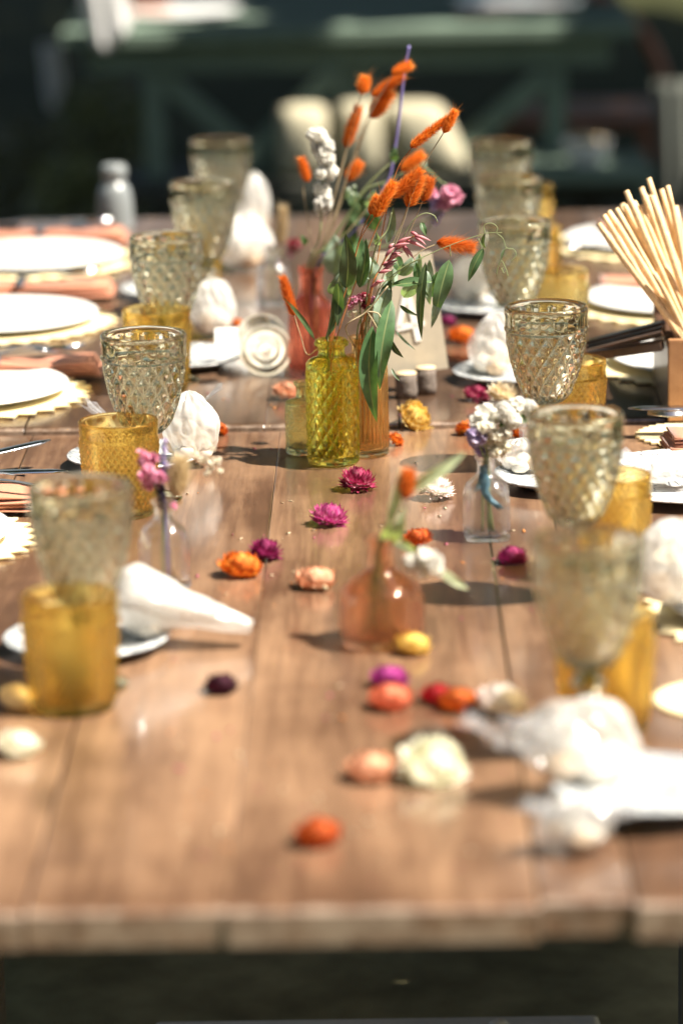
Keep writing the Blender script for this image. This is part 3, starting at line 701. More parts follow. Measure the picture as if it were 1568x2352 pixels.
# x, y of the base on the table (picture pixels), apparent half width, colour, openness, label, tilt
flowers = [
 (820, 1125, 41, 'crimson', 0.75, 'crimson strawflower with pale heart right in front of the yellow bottle', 0.1),
 (755, 1205, 42, 'pink', 0.65, 'bright pink strawflower below the crimson one', 0.1),
 (610, 1284, 39, 'plum', 0.75, 'plum purple strawflower touching the orange one on the left', 0.0),
 (552, 1322, 47, 'orange', 0.25, 'orange strawflower beside the plum one, left of the centre', 0.1),
 (725, 1350, 43, 'peach', 0.2, 'pale peach strawflower with a short stub, left of the peach bottle', 0.0),
 (997, 1146, 40, 'white', 0.85, 'white strawflower with pink outer bracts near the clear bottle', 0.2),
 (962, 1255, 34, 'rust', 0.5, 'dark orange strawflower behind the white bloom of the peach bottle', -0.3),
 (1175, 1293, 35, 'plum', 0.5, 'plum and pink strawflower below the clear bottle with blue ribbon', 0.0),
 (508, 1590, 38, 'dark', 0.45, 'nearly black purple strawflower alone on the left of the planks', 0.0),
 (893, 1575, 42, 'magenta', 0.3, 'magenta strawflower hidden behind the coral one', 0.0),
 (896, 1625, 48, 'coral', 0.3, 'coral strawflower in front of the magenta one', 0.0),
 (1003, 1613, 38, 'red', 0.5, 'dark red strawflower left of the peach orange one', 0.0),
 (1053, 1628, 44, 'orange', 0.4, 'peach orange strawflower between the dark red and the white one', 0.0),
 (1148, 1640, 58, 'white', 0.5, 'white strawflower left of the nearest olive goblet', 0.3),
 (852, 1790, 54, 'peach', 0.2, 'pale peach strawflower beside the big ivory one', 0.0),
 (990, 1790, 74, 'ivory', 0.55, 'large ivory strawflower tilted to the right in the foreground', 0.45),
 (730, 1938, 52, 'rust', 0.3, 'rust orange strawflower nearest to the front edge of the table', 0.0),
 (942, 982, 42, 'yellow', 0.35, 'yellow strawflower lying on its side right of the orange bottle', 0.9),
 (903, 1022, 20, 'orange', 0.8, 'small orange strawflower peeking out behind the orange bottle', 0.7),
 (655, 917, 31, 'peach', 0.75, 'pale pink strawflower beyond the small green bottle', 0.2),
 (500, 1000, 21, 'orange', 0.7, 'small orange strawflower beside the white bundle on the left', 0.6),
 (1093, 920, 29, 'crimson', 0.7, 'crimson and white strawflower beside the cream one, left of the sharp right goblet', 0.1),
 (1153, 928, 39, 'cream', 0.8, 'cream strawflower beside the foot of the sharp right goblet', 0.3),
 (1070, 1000, 24, 'orange', 0.8, 'orange strawflower left of the white flowers in the clear bottle', 0.5),
 (1180, 1008, 20, 'orange', 0.6, 'small orange strawflower behind the white flowers of the clear bottle', 0.3),
 (1060, 786, 33, 'orange', 0.45, 'orange yellow strawflower right of the table number', 0.1),
 (1027, 747, 19, 'plum', 0.5, 'small plum strawflower beyond the orange one near the table number', 0.2),
 (945, 1500, 40, 'yellow', 0.25, 'golden strawflower against the right foot of the peach bottle', 0.1),
 (42, 1735, 50, 'ivory', 0.4, 'ivory strawflower in front of the nearest left tumbler', 0.2),
 (543, 752, 16, 'orange', 0.5, 'tiny orange red strawflower behind the white bundle on the left', 0.3),
 (40, 1625, 44, 'cream', 0.3, 'cream strawflower half hidden left of the nearest left tumbler', 0.1),
]
for i, (x, y, hw, col, op, lab, tilt) in enumerate(flowers):
    p = tab(x, y); r = hw / pxm(p) * 1.02
    ht = 1.3 if op < 0.35 else 1.12
    t = thing('strawflower', lab, 'flower', p + Vector((0, 0, 0.0005 + (r * 0.35 * abs(math.sin(tilt))))), i * 1.3, 'strawflowers scattered on the table')
    t.rotation_euler = Matrix.Rotation(tilt, 3, 'Y').to_euler() if tilt else (0, 0, i * 1.3)
    if tilt > 0.3: t.rotation_euler = (R(20 + 20 * tilt), R(tilt * 38), i * 0.4)
    straw_mesh(None, r, op, 7, 100 + i, ht).build('bracts', SM[col][0], t)
    core_mesh(r, ht, None).build('heart', SM[col][1], t)
    if col == 'peach' and i == 4:
        MB().tube([(r * 0.5, 0, r * 0.3), (r * 1.0, 0, r * 0.24), (r * 1.25, -0.001, r * 0.22)], 0.0022, 6).build('stub', M['tanstem'], t)

# loose petals and crumbs
rnd = random.Random(3); mb = MB()
for k in range(170):
    px_, py_ = rnd.uniform(380, 1230), 900 + 1150 * rnd.random() ** 1.3
    q = tab(px_, py_); a = rnd.uniform(0, 6.3); l_ = rnd.uniform(.0012, .0045); w_ = l_ * rnd.uniform(.25, .6)
    u = Vector((math.cos(a), math.sin(a), 0)); w = Vector((-math.sin(a), math.cos(a), 0))
    mb.add([q - u * l_ + Vector((0, 0, .0006)), q - w * w_ + Vector((0, 0, .0003)), q + u * l_ + Vector((0, 0, .0022 * rnd.random() + .0006)), q + w * w_ + Vector((0, 0, .0012)), q + Vector((0, 0, .0002))], [(0, 1, 2, 3), (0, 4, 1), (1, 4, 2), (2, 4, 3), (3, 4, 0)], None, rnd.choice((0, 0, 1, 2)))
o = mb.build('loose_petals', [plain('straw_bits', (0.62, 0.50, 0.34), 0.8), plain('pink_bits', (0.5, 0.12, 0.2), 0.8), plain('orange_bits', (0.7, 0.28, 0.08), 0.8)]); tag(o, 'loose petals and crumbs strewn over the planks', 'petals', kind='stuff')

# ------------------------------------------------------------------ bouquet
def z4(x, y): return (588 + x * 0.375, 98 + y * 0.375)
def z5(x, y): return (588 + x * 0.3437, 588 + y * 0.3437)
MY = YB + Vector((0, 0, 0.118)); MO = OB + Vector((0, 0, 0.12)); MR = RB + Vector((0, 0, 0.125))
def stem_path(mouth, bottom, tip, bend=0.3, side=0.0):
    a = Vector(bottom); b = Vector(mouth); c = Vector(tip)
    m = b.lerp(c, 0.5) + Vector((side, 0, 0.0)) + Vector((0, 0, bend * 0.02))
    return bez([a, b, m, c], 8)
def awn_head(mb, a, b, r, seed, n=420, hair=1.0, wisps=0):
    """soft grass head from a (stalk end) to b (tip): dense core plus fine bristles"""
    wisps = max(wisps, 60)
    rnd = random.Random(seed); ax = (b - a); L = ax.length; ax = ax / L
    u = ax.cross(Vector((0.3, 1, 0.2))).normalized(); w = ax.cross(u)
    rg = []; ts = []
    for i in range(9):
        f = i / 8; rr = r * 0.50 * (math.sin(math.pi * (0.06 + 0.90 * f)) ** 0.6) * (1.1 - 0.35 * f)
        rg.append([a + ax * (L * f) + (u * math.cos(k) + w * math.sin(k)) * rr * rnd.uniform(0.86, 1.1) for k in [2 * math.pi * j / 12 for j in range(12)]]); ts.append(0.12)
    mb.rings(rg, True, True, True, ts)
    for i in range(n):
        f = rnd.random(); k = rnd.uniform(0, 2 * math.pi)
        rr = r * 0.55 * (math.sin(math.pi * (0.06 + 0.90 * f)) ** 0.6) * (1.1 - 0.35 * f)
        d = u * math.cos(k) + w * math.sin(k)
        p0 = a + ax * (L * f) + d * rr * 0.8
        dirn = (d * rnd.uniform(0.5, 1.1) + ax * rnd.uniform(0.7, 1.2) + Vector((rnd.uniform(-.2, .2), rnd.uniform(-.2, .2), rnd.uniform(-.2, .2)))).normalized()
        ln = r * rnd.uniform(0.55, 1.25) * hair
        if i < wisps: ln *= rnd.uniform(1.5, 2.5)
        tn = dirn.cross(Vector((rnd.uniform(-1, 1), rnd.uniform(-1, 1), rnd.uniform(-1, 1)))).normalized()
        wd = 0.00021 if i >= wisps else 0.00016
        mb.add([p0 - tn * wd, p0 + tn * wd, p0 + dirn * ln], [(0, 1, 2)], [0.15 + 0.1 * rnd.random(), 0.2, 0.6 + 0.4 * rnd.random()])
def bunny(pa, pb, dy, rad_px, mouth, bottom, label, hair=1.0, wisps=0, stem=None, base=None, mat='tail', smat_='ostem', dyb=0.0, via=None, srad=0.0006):
    yb = (base if base is not None else YB.y) + dy
    a = at_y(pa[0], pa[1], yb); b = at_y(pb[0], pb[1], yb + dyb)
    t = thing('bunny_tail', label, 'dried flower', bottom, 0, 'dyed bunny tails in the bottles')
    inv = Vector(bottom)
    mb = MB(); awn_head(mb, a - inv, b - inv, 1.08 * rad_px / pxm(a), sum(map(ord, label)), n=2400, hair=hair, wisps=wisps)
    mb.build('head', M[mat], t)
    pts = [Vector(bottom), Vector(mouth)]
    if via:
        for v in via: pts.append(at_y(v[0], v[1], yb + (v[2] if len(v) > 2 else 0)))
    else: pts.append(Vector(mouth).lerp(a, 0.55) + Vector((0.006 * random.uniform(-1, 1), 0, 0.003)))
    pts.append(a + (b - a) * 0.1)
    pts = [q - inv for q in pts]
    MB().tube(bez(pts, 7), srad, 5).build('stem', M[smat_], t)
random.seed(21)
def ybot(dx=0, dy=0, h=0.012): return YB + Vector((dx, dy, h))
def obot(dx=0, dy=0, h=0.012): return OB + Vector((dx, dy, h))
def rbot(dx=0, dy=0, h=0.012): return RB + Vector((dx, dy, h))
RY = RB.y
# sharp heads (yellow and orange bottles)
bunny(z4(945, 640), z4(1165, 468), 0.02, 13, MO + Vector((-.003, .0, .002)), obot(.008), 'long orange bunny tail leaning right, second from the right at the top', via=[z4(700, 1560), z4(838, 850)])
bunny(z4(1148, 552), z4(1215, 425), 0.015, 12, MO + Vector((.002, 0, .002)), obot(-.006), 'rightmost high orange bunny tail with wispy hairs at its tip', wisps=26, via=[z4(760, 1480), z4(880, 1160), z4(1010, 790)], smat_='tanstem')
bunny(z4(726, 1066), z4(838, 862), 0.0, 15, MY + Vector((-.001, 0, 0)), ybot(.01), 'deep orange bunny tail in front at the centre of the bouquet', via=[z4(585, 1400), z4(640, 1200)], wisps=4)
bunny(z4(700, 1050), z4(742, 950), 0.012, 12, MY + Vector((-.003, 0.003, 0)), ybot(.002), 'short orange bunny tail just left of the deep orange front one', via=[z4(560, 1480), z4(640, 1180)])
bunny(z4(828, 948), z4(1000, 785), 0.012, 16, MY + Vector((.002, 0.003, 0)), ybot(-.006), 'thick orange bunny tail pointing up right from the centre of the bouquet', via=[z4(620, 1440), z4(740, 1130)])
bunny(z4(925, 1005), z4(1000, 830), 0.02, 18, MO + Vector((.003, 0.003, 0)), obot(.003), 'broad orange bunny tail crossed by a thin pale stalk', via=[z4(720, 1480), z4(860, 1180)], smat_='tanstem')
bunny(z4(1020, 970), z4(1062, 840), 0.05, 15, MO + Vector((.004, 0.004, 0)), obot(.0), 'light orange bunny tail behind the broad one', via=[z4(780, 1480), z4(930, 1180)], smat_='tanstem')
bunny(z4(1105, 1222), z4(1318, 1252), 0.03, 13, MO + Vector((.005, 0.0, 0)), obot(-.008), 'fluffy pale orange bunny tail lying flat at the right of the bouquet', hair=1.7, wisps=20, via=[z4(860, 1440), z4(990, 1290)], smat_='tanstem')
bunny(z5(255, 395), z5(180, 150), 0.0, 14, MY + Vector((-.006, 0, 0)), ybot(.012), 'single orange bunny tail low on the left of the yellow bottle', wisps=8, via=[z5(345, 660), z5(300, 540)], smat_='tanstem')
# softer heads farther back (coral bottle)
for (a, b, r, lab, via) in [
   ((645, 318), (668, 222), 15, 'small round orange bunny tail at the upper left of the bouquet', [(420, 1180), (560, 640)]),
   ((830, 192), (938, 138), 13, 'topmost orange bunny tail touching the lavender stalk', [(440, 1180), (660, 520)]),
   ((708, 330), (890, 205), 14, 'orange bunny tail just under the topmost one', [(450, 1180), (640, 600)]),
   ((700, 458), (815, 312), 20, 'thick orange bunny tail below the two topmost ones', [(440, 1200), (620, 680)]),
   ((548, 640), (625, 402), 15, 'dark orange upright bunny tail left of the thick one', [(410, 1220), (500, 850)]),
   ((318, 852), (280, 715), 12, 'leftmost orange bunny tail next to the white statice', [(330, 1180), (290, 900)]),
   ((552, 845), (630, 742), 15, 'blurred orange bunny tail at the middle height beside the white statice', [(430, 1200), (520, 950)]),
   ((888, 785), (1012, 688), 15, 'blurred orange bunny tail under the long leaning one', [(470, 1260), (700, 1000)])]:
    bunny(z4(*a), z4(*b), random.uniform(-0.03, 0.03), r, MR + Vector((random.uniform(-.006, .006), 0, 0)), rbot(random.uniform(-.012, .012), random.uniform(-.01, .01)), lab,
          base=RY, via=[z4(*v) for v in via], smat_='tanstem', srad=0.0007)
# lavender stalk
t = thing('lavender_stalk', 'thin violet stalk rising highest above the bouquet', 'flower stem', rbot(0.0), 0)
pts = [rbot(0.0), MR + Vector((0.004, 0, 0))] + [at_y(*z4(x, y), RY) for x, y in ((600, 1150), (790, 880), (840, 700), (880, 420), (905, 180), (936, 18))]
MB().tube([q - rbot(0.0) for q in bez(pts, 7)], [0.0010] * 25 + [0.0018] * 12 + [0.0022] * 13 + [0.0016] * 0 if False else 0.0017, 6).build('stem', M['lavender'], t)

def leaf_mb(a, b, w, nrm, bend=0.12, fold=0.25, n=12, wavy=0.0, seed=0):
    """lance-shaped leaf from a to b with a folded midrib; nrm = rough facing direction"""
    rnd = random.Random(seed); a = Vector(a); b = Vector(b); ax = b - a; L = ax.length; d = ax / L
    side = d.cross(Vector(nrm)).normalized(); up = side.cross(d)
    mb = MB(); vs = []; ts = []; fs = []
    ph = rnd.uniform(0, 6)
    for i in range(n + 1):
        f = i / n
        c = a + ax * f + up * (bend * L * math.sin(math.pi * f)) + side * (bend * 0.6 * L * math.sin(math.pi * f) * (1 if rnd.random() < 2 else 0))
        ww = w * (math.sin(math.pi * min(1, f ** 0.72)) ** 0.85) * (1 if f < 0.98 else 0.3) + w * 0.02
        for k, q in enumerate((-1, -0.55, -0.06, 0.06, 0.55, 1)):
            wv = wavy * w * math.sin(f * 9 + ph + k) * abs(q)
            vs.append(c + side * (ww * q) + up * (fold * ww * abs(q) + wv))
            ts.append(1.0 if abs(q) < 0.1 else 0.02)
        if i:
            o0 = (i - 1) * 6
            for k in range(5): fs.append((o0 + k, o0 + k + 1, o0 + k + 7, o0 + k + 6))
    return mb.add(vs, fs, ts)
def leaf(parent, org, a, b, wpx, dy, mat='euc', dyb=0.0, base=None, nrm=None, bend=0.08, fold=0.25, wavy=0.15, flip=False):
    y0 = (base if base is not None else YB.y) + dy
    A = at_y(a[0], a[1], y0); B = at_y(b[0], b[1], y0 + dyb + random.uniform(-.012, .012))
    bend = bend * random.uniform(0.8, 1.9); fold = fold * random.uniform(.6, 1.8)
    n = nrm or Vector((random.uniform(-.5, .5), -1, random.uniform(-0.1, .5)))
    if flip: n = -Vector(n)
    return leaf_mb(A - org, B - org, wpx / pxm(A) / 2, n, bend, fold, 12, wavy, random.randint(0, 999)).build('leaf', M[mat], parent)
def branch(label, mouth, bottom, path, leaves, dys=0.0, base=None, mat='gstem', rad=0.0012, cat='foliage', name='eucalyptus_branch'):
    org = Vector(bottom); t = thing(name, label, cat, bottom, 0)
    y0 = (base if base is not None else YB.y) + dys
    pts = [org, Vector(mouth)] + [at_y(q[0], q[1], y0 + (q[2] if len(q) > 2 else 0)) for q in path]
    bp = bez([q - org for q in pts], 7)
    MB().tube(bp, [rad * (1 - 0.55 * i / len(bp)) for i in range(len(bp))], 6).build('stem', M[mat], t)
    for lf in leaves:
        leaf(t, org, lf[0], lf[1], lf[2], dys + lf[3], lf[4] if len(lf) > 4 else 'euc', base=base, **(lf[5] if len(lf) > 5 else {}))
    return t
random.seed(33)
br1 = branch('eucalyptus branch with two big dark leaves hanging over the front of the orange bottle', MO + Vector((-.006, -.004, .004)), obot(-.004, -.004),
    [z5(720, 380), z5(790, 310), z5(880, 200)],
    [(z5(775, 470), z5(806, 1112), 43, -0.040, 'euc', dict(bend=0.05, nrm=(-0.15, -1, 0.15))),
     (z5(905, 290), z5(826, 890), 42, -0.028, 'euc', dict(bend=0.09, nrm=(0.35, -1, 0.1))),
     (z5(890, 200), z5(815, 520), 36, -0.005, 'euc_pale', dict(bend=0.06)),
     (z5(900, 560), z5(985, 680), 14, -0.01, 'euc'),
     (z5(930, 500), z5(1065, 630), 6, -0.012, 'euc_pale'),
     (z5(905, 750), z5(958, 835), 6, -0.02, 'euc_pale')])
br2 = branch('eucalyptus branch with leaves hanging down the left of the yellow bottle mouth', MY + Vector((-.004, 0, .002)), ybot(.006, .004),
    [z5(500, 400), z5(545, 170), z5(590, 60)],
    [(z5(545, 175), z5(462, 560), 30, -0.012, 'euc', dict(bend=-0.10, nrm=(-0.2, -1, 0.2))),
     (z5(560, 215), z5(545, 470), 22, 0.006, 'euc', dict(bend=0.06)),
     (z5(600, 215), z5(598, -150), 40, 0.000, 'euc', dict(bend=0.04, nrm=(0.1, -1, 0.05))),
     (z5(690, 210), z5(735, -120), 28, 0.012, 'euc', dict(bend=0.05)),
     (z5(560, 380), z5(600, 180), 22, 0.02, 'euc_pale')])
br3 = branch('eucalyptus branch reaching right with leaves in front of the table number', MO + Vector((.004, -.002, .004)), obot(.006, .004),
    [z5(760, 360), z5(880, 190), z5(985, 75), z5(1120, 10, )],
    [(z5(905, 195), z5(1195, 172), 27, -0.012, 'euc', dict(bend=0.04, nrm=(0, -0.7, 1))),
     (z5(1132, 40), z5(1105, 562), 21, -0.018, 'euc', dict(bend=0.04)),
     (z5(1290, 25), z5(1200, 400), 42, -0.010, 'euc', dict(bend=0.10, nrm=(0.4, -1, 0.2))),
     (z5(1250, 200), z5(1168, 485), 22, 0.0, 'euc_pale'),
     (z5(1130, 90), z5(1160, 325), 24, 0.01, 'euc_pale'),
     (z5(1070, 40), z5(1150, 270), 18, -0.004, 'euc'),
     (z5(960, 330), z5(1085, 400), 10, -0.01, 'euc')])
br4 = branch('pale blue green eucalyptus branch standing up behind the orange tails', MO + Vector((0, .004, .004)), obot(-.003, .006),
    [z4(720, 1300), z4(800, 1150), z4(830, 1040)],
    [(z4(800, 1230), z4(838, 1005), 20, 0.02, 'euc_pale'),
     (z4(740, 1240), z4(735, 1155), 16, 0.01, 'euc_pale'),
     (z4(690, 1450), z4(700, 1310), 34, 0.012, 'euc_pale'),
     (z4(870, 1420), z4(960, 1310), 30, 0.015, 'euc_pale'),
     (z4(1000, 1290), z4(1040, 1560), 22, 0.02, 'euc_pale'),
     (z4(780, 1500), z4(860, 1370), 34, 0.02, 'euc_pale'),
     (z4(460, 1540), z4(520, 1400), 34, 0.05, 'euc_pale'),
     (z4(770, 1568), z4(830, 1450), 26, 0.0, 'euc'),
     (z4(900, 1560), z4(985, 1420), 34, 0.03, 'euc_pale'), (z4(1010, 1500), z4(1060, 1330), 30, 0.03, 'euc_pale'), (z4(640, 1500), z4(690, 1360), 30, 0.03, 'euc_pale'),
     (z4(850, 1300), z4(900, 1420), 26, 0.025, 'euc'), (z4(560, 1560), z4(500, 1440), 40, 0.03, 'euc_pale'), (z4(1060, 1560), z4(1110, 1400), 26, 0.02, 'euc')])
br5 = branch('round leaved eucalyptus branch rising from the coral bottle', MR + Vector((.002, 0, .004)), rbot(0, .008),
    [z4(440, 1240), z4(560, 1060), z4(660, 900), z4(800, 760), z4(850, 730)],
    [(z4(840, 730), z4(850, 640), 22, -0.01, 'euc'),
     (z4(480, 1420), z4(480, 1180), 56, 0.0, 'euc_pale', dict(bend=0.03)),
     (z4(640, 1120), z4(630, 960), 50, 0.0, 'euc', dict(bend=0.03)),
     (z4(720, 1050), z4(720, 900), 44, 0.02, 'euc_pale', dict(bend=0.03)),
     (z4(600, 1010), z4(580, 900), 34, 0.0, 'euc'),
     (z4(610, 1190), z4(640, 1400), 46, 0.03, 'euc'),
     (z4(560, 1250), z4(590, 1060), 40, 0.03, 'euc'),
     (z4(440, 1320), z4(430, 1230), 24, 0.0, 'euc'),
     (z4(300, 1240), z4(270, 1180), 16, 0.0, 'euc'),
     (z4(540, 960), z4(610, 870), 26, 0.01, 'euc'),
     (z4(560, 1500), z4(520, 1330), 50, 0.02, 'euc')],
    base=RY, rad=0.0022, mat='gstem')
br6 = branch('second leafy branch of the coral bottle arching right towards the pink flower', MR + Vector((.006, 0, .004)), rbot(0.006, 0),
    [z4(470, 1280), z4(650, 930), z4(800, 850), z4(1000, 760), z4(1130, 850), z4(1170, 870)],
    [(z4(720, 1150), z4(690, 1000), 36, 0.02, 'euc'), (z4(1000, 770), z4(1040, 720), 16, 0.0, 'euc_pale'), (z4(780, 870), z4(830, 900), 14, 0.0, 'euc_pale')],
    base=RY + 0.03, rad=0.0015)
# curling vine to the right
br7 = branch('thin curling vine with small hanging leaves reaching to the right goblet', MO + Vector((.006, -.003, .003)), obot(.01, -.004),
    [z4(740, 1540), z4(880, 1390), z4(1050, 1300), z4(1230, 1225), z4(1400, 1170), z4(1505, 1162)],
    [(z4(1390, 1260), z4(1297, 1465), 22, -0.006, 'euc', dict(bend=0.06)),
     (z4(1400, 1170), z4(1405, 1265), 9, 0.0, 'euc'),
     (z4(1010, 1100), z4(1040, 1185), 15, 0.0, 'euc'),
     (z4(1520, 1265), z4(1500, 1330), 6, 0.0, 'euc')], dys=-0.01, rad=0.0007, cat='vine', name='vine_sprig')
for crv in ([(1400, 1170), (1395, 1120), (1440, 1105), (1475, 1130), (1470, 1165)], [(1470, 1165), (1510, 1200), (1530, 1255), (1575, 1265), (1590, 1300), (1560, 1340)],
            [(1530, 1255), (1505, 1290), (1500, 1330)], [(1360, 1200), (1380, 1260), (1345, 1330)], [(900, 1190), (960, 1090), (1030, 1045), (1090, 1060), (1110, 1100)],
            [(1500, 1330), (1480, 1370), (1470, 1420)], [(1505, 1335), (1530, 1390), (1540, 1430)], [(1500, 1380), (1515, 1410)], [(1190, 1310), (1185, 1240)]):
    MB().tube([q - obot(.01, -.004) for q in bez([at_y(*z4(*c), YB.y - 0.01) for c in crv], 5)], 0.0005, 5).build('tendril', M['gstem'], br7)
# twig fork in front
tw = thing('bare_twig', 'thin bare forked twig rising out of the orange bottle', 'twig', obot(-.008, -.006), 0)
for pts_ in ([MO + Vector((-.008, -.006, .0)), at_y(*z5(600, 470), YB.y - 0.02), at_y(*z5(740, 370), YB.y - .02), at_y(*z5(880, 200), YB.y - .02)],
             [at_y(*z5(740, 370), YB.y - .02), at_y(*z5(790, 450), YB.y - .02), at_y(*z5(830, 520), YB.y - .022)],
             [at_y(*z5(740, 370), YB.y - .02), at_y(*z5(815, 385), YB.y - .02), at_y(*z5(840, 440), YB.y - .022)],
             [obot(-.008, -.006), MO + Vector((-.008, -.006, .0))]):
    MB().tube([q - obot(-.008, -.006) for q in bez(pts_, 6)], 0.0008, 5).build('stem', M['tanstem'], tw)
for k, (a, b) in enumerate(((z5(700, 520), z5(770, 330)), (z5(730, 520), z5(800, 340)), (z5(745, 530), z5(740, 300)))):
    t = thing('dry_stalk', ['brown dry stalk leaning right in the orange bottle', 'thin tan stalk behind the big hanging leaves', 'short brown stalk standing straight in the orange bottle'][k], 'flower stem', obot(0.004 * k, 0.004))
    MB().tube([q - obot(0.004 * k, .004) for q in bez([obot(0.004 * k, .004), MO + Vector((-.004 + .004 * k, .002, 0)), at_y(*b, OB.y - 0.004)], 6)], 0.0011, 6).build('stem', M['ostem' if k != 1 else 'tanstem'], t)

# pink oat sprig
def spike(parent, org, a, b, w, dy, mat, base=None):
    y0 = (base if base is not None else YB.y) + dy
    A = at_y(*a, y0) - org; B = at_y(*b, y0 + random.uniform(-.004, .004)) - org
    mb = MB(); n = 6; pts = [A.lerp(B, i / n) + Vector((0, 0, 0.0006 * math.sin(3 * i / n))) for i in range(n + 1)]
    mb.tube(pts, [w * q for q in (0.35, 0.8, 1, 0.95, 0.7, 0.4, 0.08)], 6, [0.05, 0.2, 0.4, 0.6, 0.75, 0.9, 1.0]); return mb.build('spikelet', M[mat], parent)
org = obot(0.0, -.006)
t = thing('oat_sprig', 'pink oat sprig with drooping spikelets in front of the bouquet', 'dried flower', org)
pts = [org, MO + Vector((0, -.004, .004))] + [at_y(*z4(x, y), YB.y - .015) for x, y in ((700, 1520), (760, 1380), (830, 1270), (920, 1210), (980, 1180))]
MB().tube([q - org for q in bez(pts, 7)], 0.0007, 5).build('stem', M['ostem'], t)
for a, b in (((850, 1270), (970, 1200)), ((840, 1250), (940, 1230)), ((830, 1290), (890, 1310)), ((830, 1300), (900, 1285)), ((800, 1340), (880, 1300)), ((780, 1370), (870, 1330)), ((770, 1400), (855, 1350)),
             ((750, 1410), (830, 1395)), ((920, 1210), (1040, 1262)), ((970, 1180), (1070, 1215)), ((970, 1190), (1040, 1240)), ((900, 1240), (970, 1330)), ((895, 1235), (935, 1320)), ((945, 1160), (1000, 1190)),
             ((700, 1500), (785, 1450)), ((730, 1470), (790, 1460)), ((810, 1260), (845, 1230)), ((815, 1330), (860, 1270)), ((790, 1310), (850, 1250)), ((860, 1230), (950, 1190)), ((765, 1360), (840, 1345))):
    spike(t, org, z4(*a), z4(*b), 0.0020, -.015 + random.uniform(-.006, .006), 'oat')

def bloom(parent, org, c, r, mat, n=26, seed=0, base_y=None, name='blossom', flat=1.0):
    """cluster of small cupped petals round a point"""
    rnd = random.Random(seed); mb = MB(); c = Vector(c) - org; n = int(n * 1.5)
    for i in range(n):
        d = Vector((rnd.gauss(0, 1), rnd.gauss(0, 1), rnd.gauss(0.3, 1))).normalized(); d.z *= flat
        u = d.orthogonal().normalized(); u = Matrix.Rotation(rnd.uniform(0, 6), 3, d) @ u; w = d.cross(u)
        p0 = c + d * r * rnd.uniform(0.30, 0.75); s = r * rnd.uniform(0.36, 0.70); vs = [p0]; ts = [0.05]
        for ring, (rr, hh) in enumerate(((0.45, 0.35), (0.85, 0.6))):
            for k in range(6):
                a = 2 * math.pi * k / 6
                vs.append(p0 + d * s * (0.30 * hh + 0.15 * ring) * rnd.uniform(.2, 2.2) + (u * math.cos(a) + w * math.sin(a)) * s * rr * rnd.uniform(.8, 1.15)); ts.append(0.45 + 0.5 * ring)
        fs = [(0, 1 + k, 1 + (k + 1) % 6) for k in range(6)] + [(1 + k, 7 + k, 7 + (k + 1) % 6, 1 + (k + 1) % 6) for k in range(6)]
        mb.add(vs, fs, ts)
    return mb.build(name, M[mat], parent)
# white statice in the coral bottle
org = rbot(-.006, .004)
t = thing('white_statice', 'white statice standing left of the orange tails', 'flower', org)
MB().tube([q - org for q in bez([org, MR + Vector((-.004, 0, 0))] + [at_y(*z4(x, y), RY - .07) for x, y in ((385, 1200), (400, 1020), (410, 850), (420, 700), (350, 570))], 7)], 0.0011, 6).build('stem', M['gstem'], t)
for k, (x, y, r) in enumerate(((345, 565, 30), (385, 572, 40), (400, 615, 48), (385, 645, 38), (435, 640, 40), (420, 690, 46), (440, 720, 36), (440, 770, 44), (470, 790, 30), (455, 825, 20), (395, 800, 30), (400, 895, 40), (425, 925, 30), (410, 975, 44), (395, 1015, 30), (430, 965, 32))):
    c = at_y(*z4(x, y), RY - .07 + random.uniform(-.01, .01)); bloom(t, org, c, r * 0.375 / pxm(c) * 1.25, 'whitefl', 60, k)
# pink and lilac blooms at the back right
org = rbot(.01, .006)
t = thing('pink_bloom', 'blurred pink flower at the right behind the bouquet', 'flower', org)
MB().tube([q - org for q in bez([org, MR + Vector((.008, 0, 0))] + [at_y(*z4(x, y), RY + 0.06) for x, y in ((600, 1260), (900, 1150), (1100, 1050), (1180, 960))], 7)], 0.001, 6).build('stem', M['gstem'], t)
c = at_y(*z4(1195, 935), RY + 0.06); bloom(t, org, c, 0.014, 'pinkfl', 30, 5); bloom(t, org, at_y(*z4(1150, 990), RY + .06), 0.010, 'pinkfl', 16, 6); bloom(t, org, at_y(*z4(1070, 930), RY + .05), 0.009, 'pinkfl', 14, 7)
org = rbot(.012, .002)
t = thing('lilac_bloom', 'blurred lilac flower spike under the pink flower', 'flower', org)
MB().tube([q - org for q in bez([org, MR + Vector((.006, .003, 0))] + [at_y(*z4(x, y), RY + 0.07) for x, y in ((640, 1280), (980, 1200), (1080, 1080), (1100, 960))], 7)], 0.001, 6).build('stem', M['gstem'], t)
for k, (x, y, r) in enumerate(((1095, 960, .008), (1105, 1000, .009), (1110, 1045, .008), (1100, 1090, .006))): bloom(t, org, at_y(*z4(x, y), RY + .07), r, 'lilacfl', 14, 20 + k)
# small pink and yellow blooms low in the bouquet
org = obot(.004, .01)
t = thing('small_pink_flower', 'small pink and yellow blossoms low between the two tall bottles', 'flower', org)
MB().tube([q - org for q in bez([org, MO + Vector((0, .004, 0)), at_y(*z5(690, 300), YB.y + .03)], 7)], 0.0009, 6).build('stem', M['gstem'], t)
for k, (x, y, r, mt) in enumerate(((655, 300, .006, 'pinkfl'), (690, 290, .006, 'pinkfl'), (630, 330, .005, 'pinkfl'), (650, 390, .007, 'creamfl'), (720, 280, .006, 'darkred'), (740, 330, .006, 'darkred'), (780, 300, .005, 'pinkfl'))):
    bloom(t, org, at_y(*z5(x, y), YB.y + .03), r, mt, 12, 40 + k)
